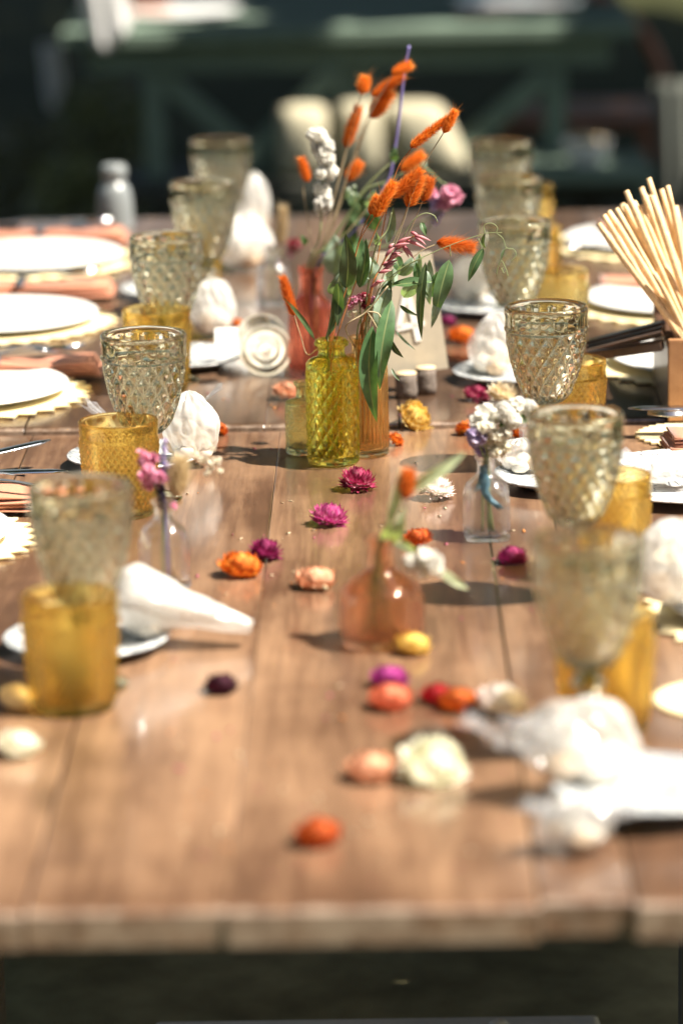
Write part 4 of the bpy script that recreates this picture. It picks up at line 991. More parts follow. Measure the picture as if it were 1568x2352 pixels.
# single blade leaf at the left of the yellow bottle
org = ybot(-.004, -.004)
branch('narrow green leaf leaning left out of the yellow bottle', MY + Vector((-.006, -.002, 0)), org, [z5(395, 560), z5(385, 545)], [(z5(392, 560), z5(175, 268), 11, -.006, 'euc', dict(bend=0.05))], rad=.0006, cat='leaf', name='blade_leaf')

# flowers of the clear bottle on the right
p = CB['right']; MC = p + Vector((0, 0, 0.076)); org = p + Vector((0.003, 0, 0.008)); yy = p.y
def z9(x, y): return (980 + x * 0.375, 882 + y * 0.375)
t = thing('statice_bunch', 'bunch of white and cream blossoms with a lilac one in the clear bottle', 'flower', org)
for tgt in ((330, 330), (400, 200), (560, 160), (470, 330), (300, 330)):
    MB().tube([q - org for q in bez([org + Vector((random.uniform(-.01, .01), 0, 0)), MC + Vector((random.uniform(-.003, .003), 0, 0)), at_y(*z9(*tgt), yy)], 7)], 0.0011, 6).build('stem', M['gstem'], t)
for k, (x, y, r, mt) in enumerate(((360, 190, 58, 'whitefl'), (310, 230, 45, 'whitefl'), (420, 200, 45, 'whitefl'), (500, 190, 50, 'whitefl'), (530, 230, 45, 'whitefl'), (540, 140, 50, 'whitefl'), (620, 150, 45, 'whitefl'), (470, 150, 40, 'whitefl'),
      (340, 270, 36, 'creamfl'), (385, 260, 30, 'whitefl'), (430, 320, 45, 'creamfl'), (480, 300, 36, 'creamfl'), (470, 400, 40, 'creamfl'), (430, 370, 44, 'creamfl'), (420, 420, 30, 'creamfl'), (360, 340, 40, 'creamfl'),
      (300, 330, 55, 'lilacfl'), (275, 310, 36, 'lilacfl'), (330, 400, 40, 'lilacfl'), (310, 370, 34, 'lilacfl'))):
    c = at_y(*z9(x, y), yy + random.uniform(-.012, .012)); bloom(t, org, c, r * 0.375 / pxm(c) * 1.2, mt, 26, 60 + k)
for (a, b, w) in (((440, 260), (520, 230), 20), ((560, 230), (600, 190), 22), ((470, 240), (440, 210), 16)): leaf(t, org, z9(*a), z9(*b), w, 0.0, 'euc', base=yy)
# ribbon round the neck inside
org = p + Vector((0, -0.001, 0.02)); t = thing('blue_ribbon', 'blue grey ribbon hanging in the clear bottle on the right', 'ribbon', org)
for pts_ in ([(345, 500), (345, 560), (330, 620), (300, 660)], [(345, 560), (350, 640), (375, 700), (420, 740), (455, 770)], [(350, 560), (365, 620), (350, 660)]):
    mb = MB(); P3 = bez([at_y(*z9(*q), yy - .004) - org for q in pts_], 5)
    n = len(P3); vs = []; fs = []
    for i, q in enumerate(P3):
        ww = 0.0036
        vs += [q + Vector((-ww, -.001 * math.sin(i), 0)), q + Vector((ww, .001 * math.sin(i * .7), 0.0015))]
        if i: fs.append((2 * i - 2, 2 * i - 1, 2 * i + 1, 2 * i))
    mb.add(vs, fs); oo = mb.build('band', M['blue'] if 'blue' in M else M.setdefault('blue', plain('blue_ribbon', (0.10, 0.22, 0.29), 0.45, 0.2, 90, transl=0.2)), t)
    sd = oo.modifiers.new('thick', 'SOLIDIFY'); sd.thickness = 0.0005

# flowers of the blurred clear bottle on the left
p = CB['left']; MC = p + Vector((0, 0, 0.076)); yy = p.y
def z7(x, y): return (x * 0.375, 882 + y * 0.375)
org = p + Vector((-.002, 0, .008))
t = thing('pink_statice', 'blurred pink blossoms in the left clear bottle', 'flower', org)
MB().tube([q - org for q in bez([org, MC, at_y(*z7(960, 640), yy), at_y(*z7(900, 500), yy)], 7)], 0.0013, 6).build('stem', M['gstem'], t)
for k, (x, y, r) in enumerate(((880, 440, 42), (930, 460, 46), (910, 520, 46), (960, 570, 50), (880, 570, 40), (900, 610, 44), (950, 620, 40), (1000, 580, 34), (870, 480, 34), (1065, 750, 26))):
    c = at_y(*z7(x, y), yy + random.uniform(-.01, .01)); bloom(t, org, c, r * .375 / pxm(c), 'pinkfl', 14, 90 + k)
org = p + Vector((.003, 0, .008))
t = thing('purple_statice', 'dark violet flower spike beside the pink blossoms in the left clear bottle', 'flower', org)
MB().tube([q - org for q in bez([org, MC + Vector((.002, 0, 0)), at_y(*z7(1000, 700), yy), at_y(*z7(1000, 560), yy), at_y(*z7(1005, 350), yy)], 7)], 0.0014, 6).build('stem', M['lavender'], t)
for k, (x, y, r) in enumerate(((1010, 350, 20), (1005, 400, 24), (1000, 450, 24), (1015, 500, 24), (1000, 550, 24), (980, 650, 36), (990, 700, 36), (1000, 740, 30))):
    c = at_y(*z7(x, y), yy); bloom(t, org, c, r * .375 / pxm(c), 'lilacfl' if y < 600 else 'darkpurple' if 'darkpurple' in M else (M.setdefault('darkpurple', plain('dark_purple', (0.03, 0.018, 0.05), 0.7)) and 'darkpurple'), 10, 120 + k)
yb_ = p.y
bunny(z7(1075, 690), z7(1110, 470), 0.0, 26, MC + Vector((.003, 0, 0)), p + Vector((.006, .002, .008)), 'blurred cream bunny tail in the left clear bottle', base=yb_, mat='tail_pale', smat_='tanstem', via=[z7(1040, 760)])
org = p + Vector((.008, 0, .008))
t = thing('cream_sprig', 'cream dried blossoms hanging right of the cream bunny tail on the left', 'flower', org)
MB().tube([q - org for q in bez([org, MC + Vector((.004, 0, 0)), at_y(*z7(1150, 620), yy), at_y(*z7(1250, 470), yy), at_y(*z7(1320, 460), yy)], 7)], 0.0008, 6).build('stem', M['tanstem'], t)
for k, (x, y, r) in enumerate(((1300, 395, 26), (1250, 460, 30), (1290, 500, 32), (1330, 470, 28), (1280, 545, 30), (1350, 530, 24), (1200, 430, 26))):
    c = at_y(*z7(x, y), yy + 0.04); bloom(t, org, c, r * .375 / pxm(c), 'creamfl', 10, 140 + k)

# stems of the peach bottle in front
p = PB; MP = p + Vector((0, 0, 0.088)); yy = p.y
def z10(x, y): return (490 + x * 0.4062, 1029 + y * 0.4062)
bunny(z10(1085, 290), z10(1100, 140), 0.0, 21, MP, p + Vector((.004, 0, .01)), 'blurred orange bunny tail above the peach bottle in the foreground', base=yy, smat_='gstem', via=[z10(1040, 480), z10(1070, 360)])
for k, (path, leaves, lab) in enumerate((
    ([z10(1000, 500), z10(1020, 380)], [(z10(990, 420), z10(1060, 100), 26, 0.0, 'blade', dict(bend=0.03))], 'upright pale green blade leaf in the peach bottle'),
    ([z10(1040, 480), z10(1100, 300)], [(z10(1090, 250), z10(1430, 20), 30, 0.0, 'blade', dict(bend=0.05))], 'long pale green blade leaf arching right above the peach bottle'),
    ([z10(1080, 560), z10(1160, 640)], [(z10(1270, 690), z10(1440, 800), 22, -0.01, 'blade', dict(bend=0.02)), (z10(1060, 520), z10(1160, 580), 22, 0.0, 'blade')], 'pale green stem drooping right from the peach bottle'),
    ([z10(1000, 470), z10(1070, 360)], [(z10(1010, 540), z10(1080, 330), 30, 0.0, 'blade'), (z10(960, 520), z10(1000, 380), 20, 0.0, 'blade')], 'short pale green leaves bunched in the mouth of the peach bottle'))):
    branch(lab, MP + Vector((random.uniform(-.004, .004), 0, 0)), p + Vector((-.012 + .007 * k, 0, .01)), path, leaves, base=yy, cat='leaf', name='blade_leaf')
org = p + Vector((-.01, .004, .01))
t = thing('white_bloom', 'blurred white flower drooping right of the peach bottle neck', 'flower', org)
MB().tube([q - org for q in bez([org, MP, at_y(*z10(1090, 580), yy), at_y(*z10(1170, 640), yy)], 7)], 0.0012, 6).build('stem', M['gstem'], t)
for k, (x, y, r) in enumerate(((1130, 650, 56), (1190, 620, 60), (1240, 640, 60), (1200, 690, 60), (1260, 690, 46), (1100, 640, 40))):
    c = at_y(*z10(x, y), yy - .01); bloom(t, org, c, r * .4062 / pxm(c), 'whitefl', 16, 170 + k)

# dried stems in the far clear bottle
p = CB['far']; MC = p + Vector((0, 0, .072)); yy = p.y
bunny((644, 560), (650, 478), 0.0, 15, MC, p + Vector((.004, 0, .006)), 'blurred beige bunny tail in the far clear bottle', base=yy, mat='tail_pale', smat_='tanstem', via=[(640, 585)])
org = p + Vector((-.004, 0, .006)); t = thing('red_bloom', 'blurred dark red flower right of the beige bunny tail', 'flower', org)
MB().tube([q - org for q in bez([org, MC, at_y(650, 585, yy), at_y(672, 570, yy)], 6)], 0.0009, 6).build('stem', M['gstem'], t)
bloom(t, org, at_y(676, 565, yy), .010, 'darkred', 18, 200); bloom(t, org, at_y(668, 580, yy), .007, 'pinkfl', 12, 201)

# ------------------------------------------------------------------ place settings
def charger_mesh(r, n=34):
    mb = MB(); th = 0.0022; rows = []
    for (rr, z) in ((0.0006, 0.0), (r * 0.92, 0.0), (1, 0.0), (1, th), (r * 0.92, th * 1.0), (0.0006, th)):
        row = []
        for j in range(n * 2):
            a = math.pi * j / n; q = rr if rr != 1 else (r * (1.0 if j % 2 == 0 else 0.90))
            row.append(Vector((q * math.cos(a), q * math.sin(a), z)))
        rows.append(row)
    return mb.rings(rows, True, True, True)
CHG = charger_mesh(0.155).mesh('charger', M['charger'], False)
def plate_prof(r): return [(0.0006, 0.002), (r * 0.55, 0.002), (r * 0.62, 0.0), (r * 0.66, 0.003), (r * 0.97, 0.0095), (r, 0.0110), (r * 0.985, 0.0125), (r * 0.72, 0.0068), (r * 0.60, 0.0055), (0.0006, 0.0055)]
def plate_mesh(r, mat): mb = MB(); mb.lathe(plate_prof(r), 56, None, True, True); return mb.mesh('plate', mat)
PLT = plate_mesh(0.128, M['white_china'])
def napkin(p, L, Wd, rz, label, group='terracotta napkins by the plates', folds=4, ribbon=True):
    t = thing('folded_napkin', label, 'napkin', p, rz, group); rnd = random.Random(label)
    z = 0.0
    for k in range(folds):
        h = 0.0042; mb = MB(); n = 14
        w = Wd * (1 - 0.05 * k) ; l = L * (1 - 0.02 * k)
        rows = []
        ph = rnd.uniform(0, 6)
        for i in range(n + 1):
            x = -l / 2 + l * i / n; pinch = 1 - (0.28 * math.exp(-((x - 0.0) / 0.03) ** 2) if ribbon else 0)
            row = []
            for j in range(12):
                a = 2 * math.pi * j / 12
                cy_, cz = math.cos(a), math.sin(a)
                yy_ = (abs(cy_) ** 0.5) * math.copysign(1, cy_) * w / 2 * pinch; zz = (abs(cz) ** 0.7) * math.copysign(1, cz) * h / 2
                row.append(Vector((x + 0.0015 * math.sin(yy_ * 90 + ph), yy_ + 0.002 * math.sin(x * 40 + ph), z + h / 2 + zz + 0.0014 * math.sin(x * 60 + ph) * (0.4 + cz))))
            rows.append(row)
        mb.rings(rows, True, True, True); mb.build('fold', M['terracotta'], t); z += h * 0.93
    return t, z
def strip(parent, pts, w, mat, name, side=Vector((0, 1, 0))):
    mb = MB(); vs = []; fs = []
    for i, q in enumerate(pts):
        q = Vector(q); vs += [q - side * w / 2, q + side * w / 2, q + side * w / 2 + Vector((0, 0, .0008)), q - side * w / 2 + Vector((0, 0, .0008))]
        if i:
            b = 4 * i
            for k in range(4): fs.append((b - 4 + k, b - 4 + (k + 1) % 4, b + (k + 1) % 4, b + k))
    fs += [(0, 1, 2, 3), tuple(range(4 * len(pts) - 4, 4 * len(pts)))[::-1]]
    return mb.add(vs, fs).build(name, mat, parent)
def knife(p, rz, label, L=0.21, tilt=0.0):
    mb = MB(); rows = []
    for f, w, h in ((0, .004, .003), (.02, .008, .004), (.15, .0075, .0045), (.42, .0055, .0045), (.46, .0045, .004), (.50, .009, .002), (.75, .0105, .0018), (.93, .009, .0016), (1.0, .001, .001)):
        x = (f - 0.5) * L; rows.append([Vector((x, w, 0)), Vector((x, w * .6, h)), Vector((x, -w * .6, h)), Vector((x, -w, 0))])
    mb.rings(rows, True, True, True); o = mb.build('table_knife', M['steel'], None, True, p); o.rotation_euler = (0, tilt, rz); return tag(o, label, 'knife')
def fork(p, rz, label, L=0.19, tilt=0.0):
    mb = MB(); rows = []
    for f, w, z in ((0, .006, .001), (.03, .0085, .001), (.2, .006, .002), (.55, .003, .004), (.66, .0045, .003), (.72, .0115, .0005), (.78, .012, .0)):
        x = (f - 0.5) * L; rows.append([Vector((x, w, z)), Vector((x, w * .5, z + .002)), Vector((x, -w * .5, z + .002)), Vector((x, -w, z))])
    mb.rings(rows, True, True, True)
    for k in range(4):
        y = -.009 + .006 * k; mb.tube([((0.775 - .5) * L, y, .001), ((0.88 - .5) * L, y, .0015), (.5 * L, y, .005)], [.0017, .0015, .0006], 6)
    o = mb.build('table_fork', M['steel'], None, True, p); o.rotation_euler = (0, tilt, rz); return tag(o, label, 'fork')
def setting(cx, cyv, side, k, lab, napkin_dy=None, chg=True, zoff=0.0):
    """charger + white plate centred at (cx, y)"""
    z = TZ + (RISE if cyv > SEAM_Y - 0.16 else 0) + 0.001
    if chg:
        o = bpy.data.objects.new('sunburst_charger', CHG); C.objects.link(o); o.location = (cx, cyv, z); o.rotation_euler.z = k * 0.21
        tag(o, 'zigzag cream charger under ' + lab, 'charger', 'zigzag chargers')
    o = bpy.data.objects.new('dinner_plate', PLT); C.objects.link(o); o.location = (cx, cyv, z + 0.0024); tag(o, lab, 'plate', 'white plates along the table')
    return z
def plate_y(py): return on_z(0, py, TZ + 0.015).y
LX = on_z(290, 592, TZ).x - 0.128
sl_ = [(592, 'the farthest white plate on the left edge'), (729, 'the second farthest white plate on the left edge'), (893, 'the white plate left of the sharp left goblet'), (1212, 'the white plate left of the nearest left goblet')]
for k, (py, lab) in enumerate(sl_):
    yv = plate_y(py); z = setting(LX, yv, -1, k, lab)
    if k == 2: pass
nap_l = [(552, 'far left terracotta napkin behind the farthest plate', -0.02), (672, 'terracotta napkin tied with slate ribbon between the two farthest left plates', -0.03), (852, 'terracotta napkin with rolled edge left of the sharp left goblet', 0.0), (1142, 'terracotta napkin under a knife at the left edge', 0.03)]
for k, (py, lab, dx) in enumerate(nap_l):
    yv = on_z(100, py, TZ + .012).y; xr = on_z((292, 262, 232, 168)[k], py, TZ + .012).x
    z = TZ + (RISE if yv > SEAM_Y else 0) + 0.004
    t, h = napkin(Vector((xr - 0.125, yv, z)), 0.25, 0.085, 0.02 * k, lab)
    strip(t, [(0.0, -0.044, h + .002), (0.0, -0.02, h + .006), (0.0, 0.02, h + .006), (0.0, 0.044, h + .002)], 0.012, M['ribbon'], 'ribbon', Vector((1, 0, 0)))
    for q in ((0.075, 0.03), (0.10, -0.025), (-0.06, 0.03)):
        strip(t, bez([(0, 0, h + .008), (q[0] * .5, q[1] * .6, h + .014), (q[0], q[1], h + .007)], 5), 0.007, M['ribbon'], 'ribbon_tail', Vector((0, 1, 0)))
    yk = yv - 0.012
    if k < 3:
        fork(Vector((xr - 0.115, yv + 0.016, z + h + .009)), 0.06, ['fork lying on the farthest left napkin', 'fork lying on the second farthest left napkin', 'fork lying on the napkin left of the sharp goblet'][k])
p = tab(20, 1100); knife(p + Vector((-0.05, 0.0, 0.02)), 0.5, 'steel knife standing out at the left edge near the amber tumbler', tilt=-0.10)
p = tab(60, 1150); knife(p + Vector((-0.06, 0, 0.030)), 0.02, 'steel knife lying across the nearest left napkin')
# right side
RX = on_z(1340, 712, TZ).x + 0.128
sr_ = [(575, 'the farthest white plate on the right edge'), (714, 'the white plate behind the bundle of pale sticks'), (1405, 'the white plate at the right edge beside the nearest goblet')]
for k, (py, lab) in enumerate(sr_):
    setting(RX + (0.0 if k < 2 else -0.015), plate_y(py), 1, k + 7, lab)
p = tab(1455, 842); setting(p.x + 0.10, p.y, 1, 3, 'the white plate behind the dark box')
p = tab(1600, 1118)
o = MB().lathe(plate_prof(0.125), 56, None, True, True).build('printed_plate', M['printed'], None, True, p + Vector((0, 0, .001))); tag(o, 'white plate with dark leaf print at the right edge beside the second goblet', 'plate')
for (px_, py_, lab) in ((1625, 1283, 'cream charger with zigzag edge at the right edge beside the second amber tumbler'), (1650, 1612, 'cream charger with zigzag edge at the right edge beside the nearest right goblet'), (1592, 1003, 'cream charger with zigzag edge under the right terracotta napkin')):
    p = tab(px_, py_); o = bpy.data.objects.new('sunburst_charger', CHG); C.objects.link(o); o.location = p + Vector((0, 0, .001 + (0.0 if py_ != 1003 else 0.0))); o.scale = (.36, .36, 1) if py_ != 1003 else (.42, .42, 1); o.rotation_euler.z = px_; tag(o, lab, 'charger', 'zigzag chargers')
p = tab(1572, 1040); t, h = napkin(p + Vector((.062, .0, .006)), 0.17, 0.075, 0.10, 'terracotta napkin with layered folds at the right edge before the dark box', folds=5, ribbon=False)
p = tab(1455, 672); t, h = napkin(p + Vector((.05, 0, .004)), 0.20, 0.07, -0.05, 'terracotta napkin behind the pale sticks on the right', folds=4)
p = tab(1380, 545); t, h = napkin(p + Vector((.10, 0, .004)), 0.22, 0.07, 0.05, 'terracotta napkin at the far right of the table', folds=4)
p = tab(1560, 1015); fork(p + Vector((.06, 0.0, .034)), 3.05, 'steel fork lying on the napkin before the dark box', tilt=0.08)
knife(p + Vector((.05, .02, .033)), 3.1, 'dark edged knife behind the fork on the right napkin')
p = tab(1330, 590); t = fork(p + Vector((.05, 0, .012)), 2.9, 'blurred fork near the farthest right plate')

# ------------------------------------------------------------------ saucers and favour bundles
SAU = plate_mesh(0.073, M['marble'])
def saucer(px, py, label, dz=0.0):
    p = tab(px, py); o = bpy.data.objects.new('marbled_saucer', SAU); C.objects.link(o); o.location = p + Vector((0, 0, .001 + dz)); o.rotation_euler.z = px * 0.1
    return tag(o, label, 'saucer', 'marbled saucers')
saucer(200, 1490, 'marbled saucer under the nearest left white bundle')
saucer(310, 1068, 'grey veined marbled saucer beside the left amber tumbler')
saucer(425, 838, 'marbled saucer behind the sharp left goblet')
saucer(400, 680, 'marbled saucer behind the third left goblet')
saucer(1290, 1112, 'marbled saucer behind the second right goblet')
saucer(1180, 872, 'marbled saucer beside the sharp right goblet')
saucer(1130, 716, 'marbled saucer behind the vine goblet on the right')
saucer(1490, 1858, 'marbled saucer at the lower right corner under the nearest right bundle', .008)
from mathutils import noise as mnoise
def blob_mesh(r, sx, sy, sz, seed, amp=0.16, nu=44, nv=28, pleat=0.0):
    """crumpled lump resting on z = 0"""
    mb = MB(); rows = []; off = Vector((seed * 3.7, seed * 1.3, seed * 0.7))
    for i in range(nv):
        th = math.pi * (i + 0.25) / (nv - 0.5)
        row = []
        for j in range(nu):
            a = 2 * math.pi * j / nu
            d = Vector((math.sin(th) * math.cos(a), math.sin(th) * math.sin(a), -math.cos(th)))
            f = 1 + amp * (0.9 * mnoise.noise(d * 1.3 + off) + 1.2 * (0.45 - abs(mnoise.noise(d * 2.0 + off))) + 0.30 * (0.4 - abs(mnoise.noise(Vector((d.x, d.y, d.z * .35)) * 5.0 + off))))
            if pleat:
                g_ = 0.5 + 0.5 * d.z
                f = 1 + 0.22 * mnoise.noise(d * 1.1 + off) + pleat * (0.35 + 0.9 * g_) * (abs(math.sin(5.5 * a + 2.2 * mnoise.noise(d * 1.4 + off) + seed)) - 0.55) - 0.10 * g_ * g_ + 0.16 * (0.35 - abs(mnoise.noise(d * 3.1 + off)))
            row.append(Vector((sx * r * f * d.x, sy * r * f * d.y, max(0.0, sz * r * (1 + f * d.z)))))
        rows.append(row)
    mb.rings(rows, True, True, True); return mb
def tissue_tail(parent, a, b, r0, r1, seed, mat):
    """crumpled tapering twist of tissue from a to b"""
    a = Vector(a); b = Vector(b); off = Vector((seed, 2.1 * seed, 0)); n = 22; rg = []
    ax = (b - a); u = ax.cross(Vector((0, 0.3, 1))).normalized(); w = u.cross(ax).normalized()
    for i in range(n + 1):
        f = i / n; c = a + ax * f; row = []
        for j in range(28):
            k = 2 * math.pi * j / 28; d = u * math.cos(k) + w * math.sin(k) * 0.7
            q = (r0 + (r1 - r0) * f ** 0.75) * min(1, (f / 0.16 + 0.02)) ** 0.5 * (1 + 0.95 * (0.36 - abs(mnoise.noise(Vector((math.cos(k) * 1.8, math.sin(k) * 1.8, f * 1.4)) * 1.6 + off))))
            row.append(c + d * q)
        rg.append(row)
    return MB().rings(rg, True, True, True).build('twisted_tail', M[mat], parent)
def frill(parent, a, b, w, seed, mat='cello', n=16, name='wrapper_frill'):
    """crumpled fan of film from a (knot) to b (middle of its open edge)"""
    rnd = random.Random(seed); a = Vector(a); b = Vector(b); ax = b - a; side = ax.cross(Vector((0.1, 0.4, 1))).normalized(); up = side.cross(ax).normalized()
    mb = MB(); vs = []; fs = []; m = 7; ph = rnd.uniform(0, 6)
    for i in range(m + 1):
        f = i / m; wd = w * (0.10 + 0.9 * f ** 0.8)
        for j in range(n + 1):
            q = j / n - 0.5
            zig = (0.20 * w * f * math.sin(q * 26 + ph) + 0.08 * w * math.sin(q * 61 + 5 * f)) * (0.4 + 0.6 * f)
            vs.append(a + ax * (f * (1 + 0.12 * math.sin(q * 19 + ph))) + side * (wd * q * 2) + up * zig)
    for i in range(m):
        for j in range(n): k = i * (n + 1) + j; fs.append((k, k + 1, k + n + 2, k + n + 1))
    return mb.add(vs, fs).build(name, M[mat], parent)
def bundle(px, py, r, dims, frills, label, mat='favour', rz=0.0, seed=0, film=True, lift=0.006, fmat='cello', veil='veil'):
    """several pale sweets inside a crinkled see-through wrap"""
    p = tab(px, py) + Vector((0, 0, lift)); t = thing('favour_bundle', label, 'gift bag', p, 0, 'wrapped favour bundles')
    rnd = random.Random(seed)
    n = 5
    for k in range(n):
        a = 2 * math.pi * k / n + seed; rr = r * 0.46 if k else 0
        sub(blob_mesh(r * 0.42, 1.05, 0.95, 0.8 * dims[2] if k else 1.15 * dims[2], seed * 5 + k, 0.12, 20, 12).build('sweet', M[('pale_sweets', 'sweets', 'pale_sweets')[k % 3] if mat != 'printed' else 'printed'], t, True, (dims[0] * rr * math.cos(a), dims[1] * rr * math.sin(a), 0.001 + 0.25 * r * rnd.random())))
    sub(blob_mesh(r * 1.02, dims[0], dims[1], dims[2], seed + 50, 0.34, 88, 30, 0.10).build('wrap', M[veil], t))
    for i, (A, B, w) in enumerate(frills): frill(t, A, B, w, seed * 7 + i, fmat)
    return t
AM = 0.30
t = bundle(345, 1480, 0.026, (1.0, 0.8, 1.05), [], 'white wrapped bundle with a long pointed tail beside the nearest left tumbler', seed=1, film=False)
tissue_tail(t, (-.034, -.004, .047), (0.090, -.014, .012), .040, .007, 3, 'veil')
bundle(438, 1072, 0.029, (1.05, 0.9, 1.30), [((0.012, 0, .062), (0.034, .01, .080), .017), ((-.07, 0, .03), (-.108, .0, .066), .018)], 'sunlit white wrapped bundle beside the sharp left goblet', seed=2, film=False)
bundle(487, 776, 0.029, (1.05, 0.9, 1.15), [((0, 0, .050), (-.004, 0, .082), .018)], 'white wrapped bundle behind the left goblet and amber tumbler', seed=3, film=False)
bundle(556, 622, 0.036, (1.15, 0.9, 1.0), [((0, 0, .05), (.004, 0, .085), .016)], 'cream wrapped bundle beside the fourth left goblet', 'cream_favour', seed=4, film=False)
t = bundle(578, 560, 0.026, (1.0, 0.9, 1.9), [], 'tall cream wrapped bundle farthest on the left', 'cream_favour', seed=5, film=False)
bundle(1138, 870, 0.031, (1.0, 0.9, 1.12), [((0.0, -.012, .006), (.03, -.034, .003), .02)], 'round clear wrapped bundle left of the sharp right goblet', 'marble', seed=6, veil='veil_clear')
bundle(1200, 1098, 0.022, (1.35, 0.9, 0.85), [((0.0, 0, .026), (.014, 0, .056), .022)], 'crinkled clear wrapper between the clear bottle and the second right goblet', 'cello', seed=7, veil='veil_clear')
bundle(1075, 700, 0.027, (1.0, .9, 1.1), [((0, 0, .045), (-.01, 0, .07), .014)], 'pale wrapped bundle behind the table number', 'cream_favour', seed=8, film=False)
t = bundle(1330, 1835, 0.033, (1.45, 0.9, 0.95), [((-.055, -.01, .035), (-.085, -.012, .055), .026), ((.04, -.02, .030), (.09, -.03, .02), .030)], 'large white wrapped bundle on the lower right saucer', seed=9, veil='veil_clear', lift=0.014)
tissue_tail(t, (-.01, 0, .030), (-.062, .0, .040), .024, .014, 8, 'cello')
bundle(1318, 1958, 0.022, (1.2, 0.8, 0.9), [((0, 0, .02), (-.035, -.01, .040), .026), ((0, 0, .02), (.040, -.01, .034), .026), ((0, -.005, .02), (.0, -.02, .05), .026)], 'crumpled clear film knot at the lower right corner', 'cello', seed=10, veil='veil_clear', lift=0.002)
bundle(1560, 1440, 0.034, (1.3, 1.0, 1.1), [((0, 0, .05), (-.02, 0, .075), .018)], 'white wrapped bundle at the right edge on the plate beside the nearest goblet', seed=11, film=False, lift=0.02)
bundle(1555, 1135, 0.024, (1.4, 1.0, 0.6), [((-.02, 0, .02), (-.06, .0, .034), .024)], 'clear wrapped bundle on the leaf print plate at the right', 'printed', seed=12, lift=0.01)

# ------------------------------------------------------------------ glass jar, cards, table number
p = tab(612, 866); r0 = 0.0318
pr = [(0.003, 0.0016), (0.008, 0.0004), (0.010, 0.0016), (0.013, 0.0030), (0.0155, 0.0012), (0.0175, 0.0002), (0.0195, 0.0014), (0.0225, 0.0032), (0.0255, 0.0014), (0.0285, 0.0002), (0.0308, 0.0012), (0.0318, 0.0045), (0.0318, 0.030), (0.0312, 0.060), (0.0320, 0.070)]
o = shell(dense(smooth_prof(pr, 4), 0.0014), 72, 0.0028, 0.0065).build('glass_jar', M['jar'], None, True, p + Vector((0, 0, r0 + .0008))); o.rotation_euler = (R(-90), 0, R(6))
tag(o, 'clear round glass jar lying on its side left of the coral bottle, ringed base forward', 'jar')
p = tab(572, 808); t = thing('place_card', 'bright white folded place card behind the glass jar', 'card', p, 0.05)
for s in (-1, 1):
    q = MB().box((0, 0, 0), (0.082, 0.0008, 0.034), M=Matrix.Rotation(s * R(32), 3, 'X')).build('leaf_of_card', M['card'], t, False, (0, s * 0.0098, 0.0155))
# table number
pb_ = tab(950, 905); t = thing('table_number', 'beige board with a white number 4 held by two small log slices', 'table number', pb_, R(14))
def lz(x, y, dy=0.012):
    q = at_y(*z5(x, y), pb_.y + dy); return q - pb_
A, B, D, E = lz(800, -30), lz(1195, -20), lz(1310, 762), lz(880, 790)
mb = MB(); th = Vector((0, 0.003, 0)); mb.add([A, B, D, E, A + th, B + th, D + th, E + th], [(3, 2, 1, 0), (4, 5, 6, 7), (0, 1, 5, 4), (1, 2, 6, 5), (2, 3, 7, 6), (3, 0, 4, 7)]); mb.build('board', M['sign'], t, False)
mb = MB()
def stroke(a, b, w):
    a = lz(*a, 0.0105); b = lz(*b, 0.0105); d = (b - a).normalized(); n = d.cross(Vector((0, 1, 0))).normalized() * w; f = Vector((0, .0012, 0)); a = a - d * w * .6; b = b + d * w * .6
    mb.add([a - n, b - n, b + n, a + n, a - n + f, b - n + f, b + n + f, a + n + f], [(3, 2, 1, 0), (4, 5, 6, 7), (0, 1, 5, 4), (1, 2, 6, 5), (2, 3, 7, 6), (3, 0, 4, 7)])
stroke((1015, 235), (965, 470), .0034); stroke((960, 482), (1132, 452), .0032); stroke((1025, 235), (1100, 560), .0036)
mb.build('numeral', M['paint'], t, False)
for (x, y, r_, h_) in ((975, 945, .0125, .029), (1130, 925, .0122, .031)):
    q = tab(*z5(x, y)) - pb_
    mb = MB(); mb.lathe([(r_, 0), (r_ * 1.03, h_ * .3), (r_, h_ * .7), (r_ * .98, h_ - .001)], 20, lambda a, z, r: 0.0005 * math.sin(a * 7 + z * 300), True, True); lg = mb.build('log_slice', M['bark'], t, True, q)
    MB().lathe([(0.0006, h_ + .0008), (r_ * .96, h_ + .0008), (r_ * .99, h_ - .0002), (.0006, h_ - .0005)], 20, None, True, True).build('cut_face', M['cutwood'], lg)

# ------------------------------------------------------------------ box with pale sticks
def z6(x, y): return (1029 + x * 0.3437, 392 + y * 0.3437)
bp = tab(1534, 968); bw, bd, bh = 0.15, 0.20, 0.092
t = thing('wooden_box', 'dark wooden box with a brown front panel and slats reaching left, right of the goblets', 'box', bp, 0.0)
MB().bevbox((bw / 2, 0.006, bh / 2), (bw, 0.010, bh), .001).build('front_panel', M['brownply'], t, False)
MB().bevbox((0.006, 0.0125 + bd / 2, bh / 2 - .004), (0.012, bd, bh - .01), .001).build('side_panel', M['darkwood'], t, False)
MB().bevbox((bw - 0.006, 0.0125 + bd / 2, bh / 2 - .004), (0.012, bd, bh - .01), .001).build('side_panel', M['darkwood'], t, False)
MB().bevbox((bw / 2, 0.0145 + bd + .005, bh / 2 + .008), (bw, 0.010, bh + .016), .001).build('back_panel', M['darkwood'], t, False)
MB().bevbox((bw / 2, 0.0125 + bd / 2, .006), (bw - .026, bd - .004, .010), .001).build('bottom', M['darkwood'], t, False)
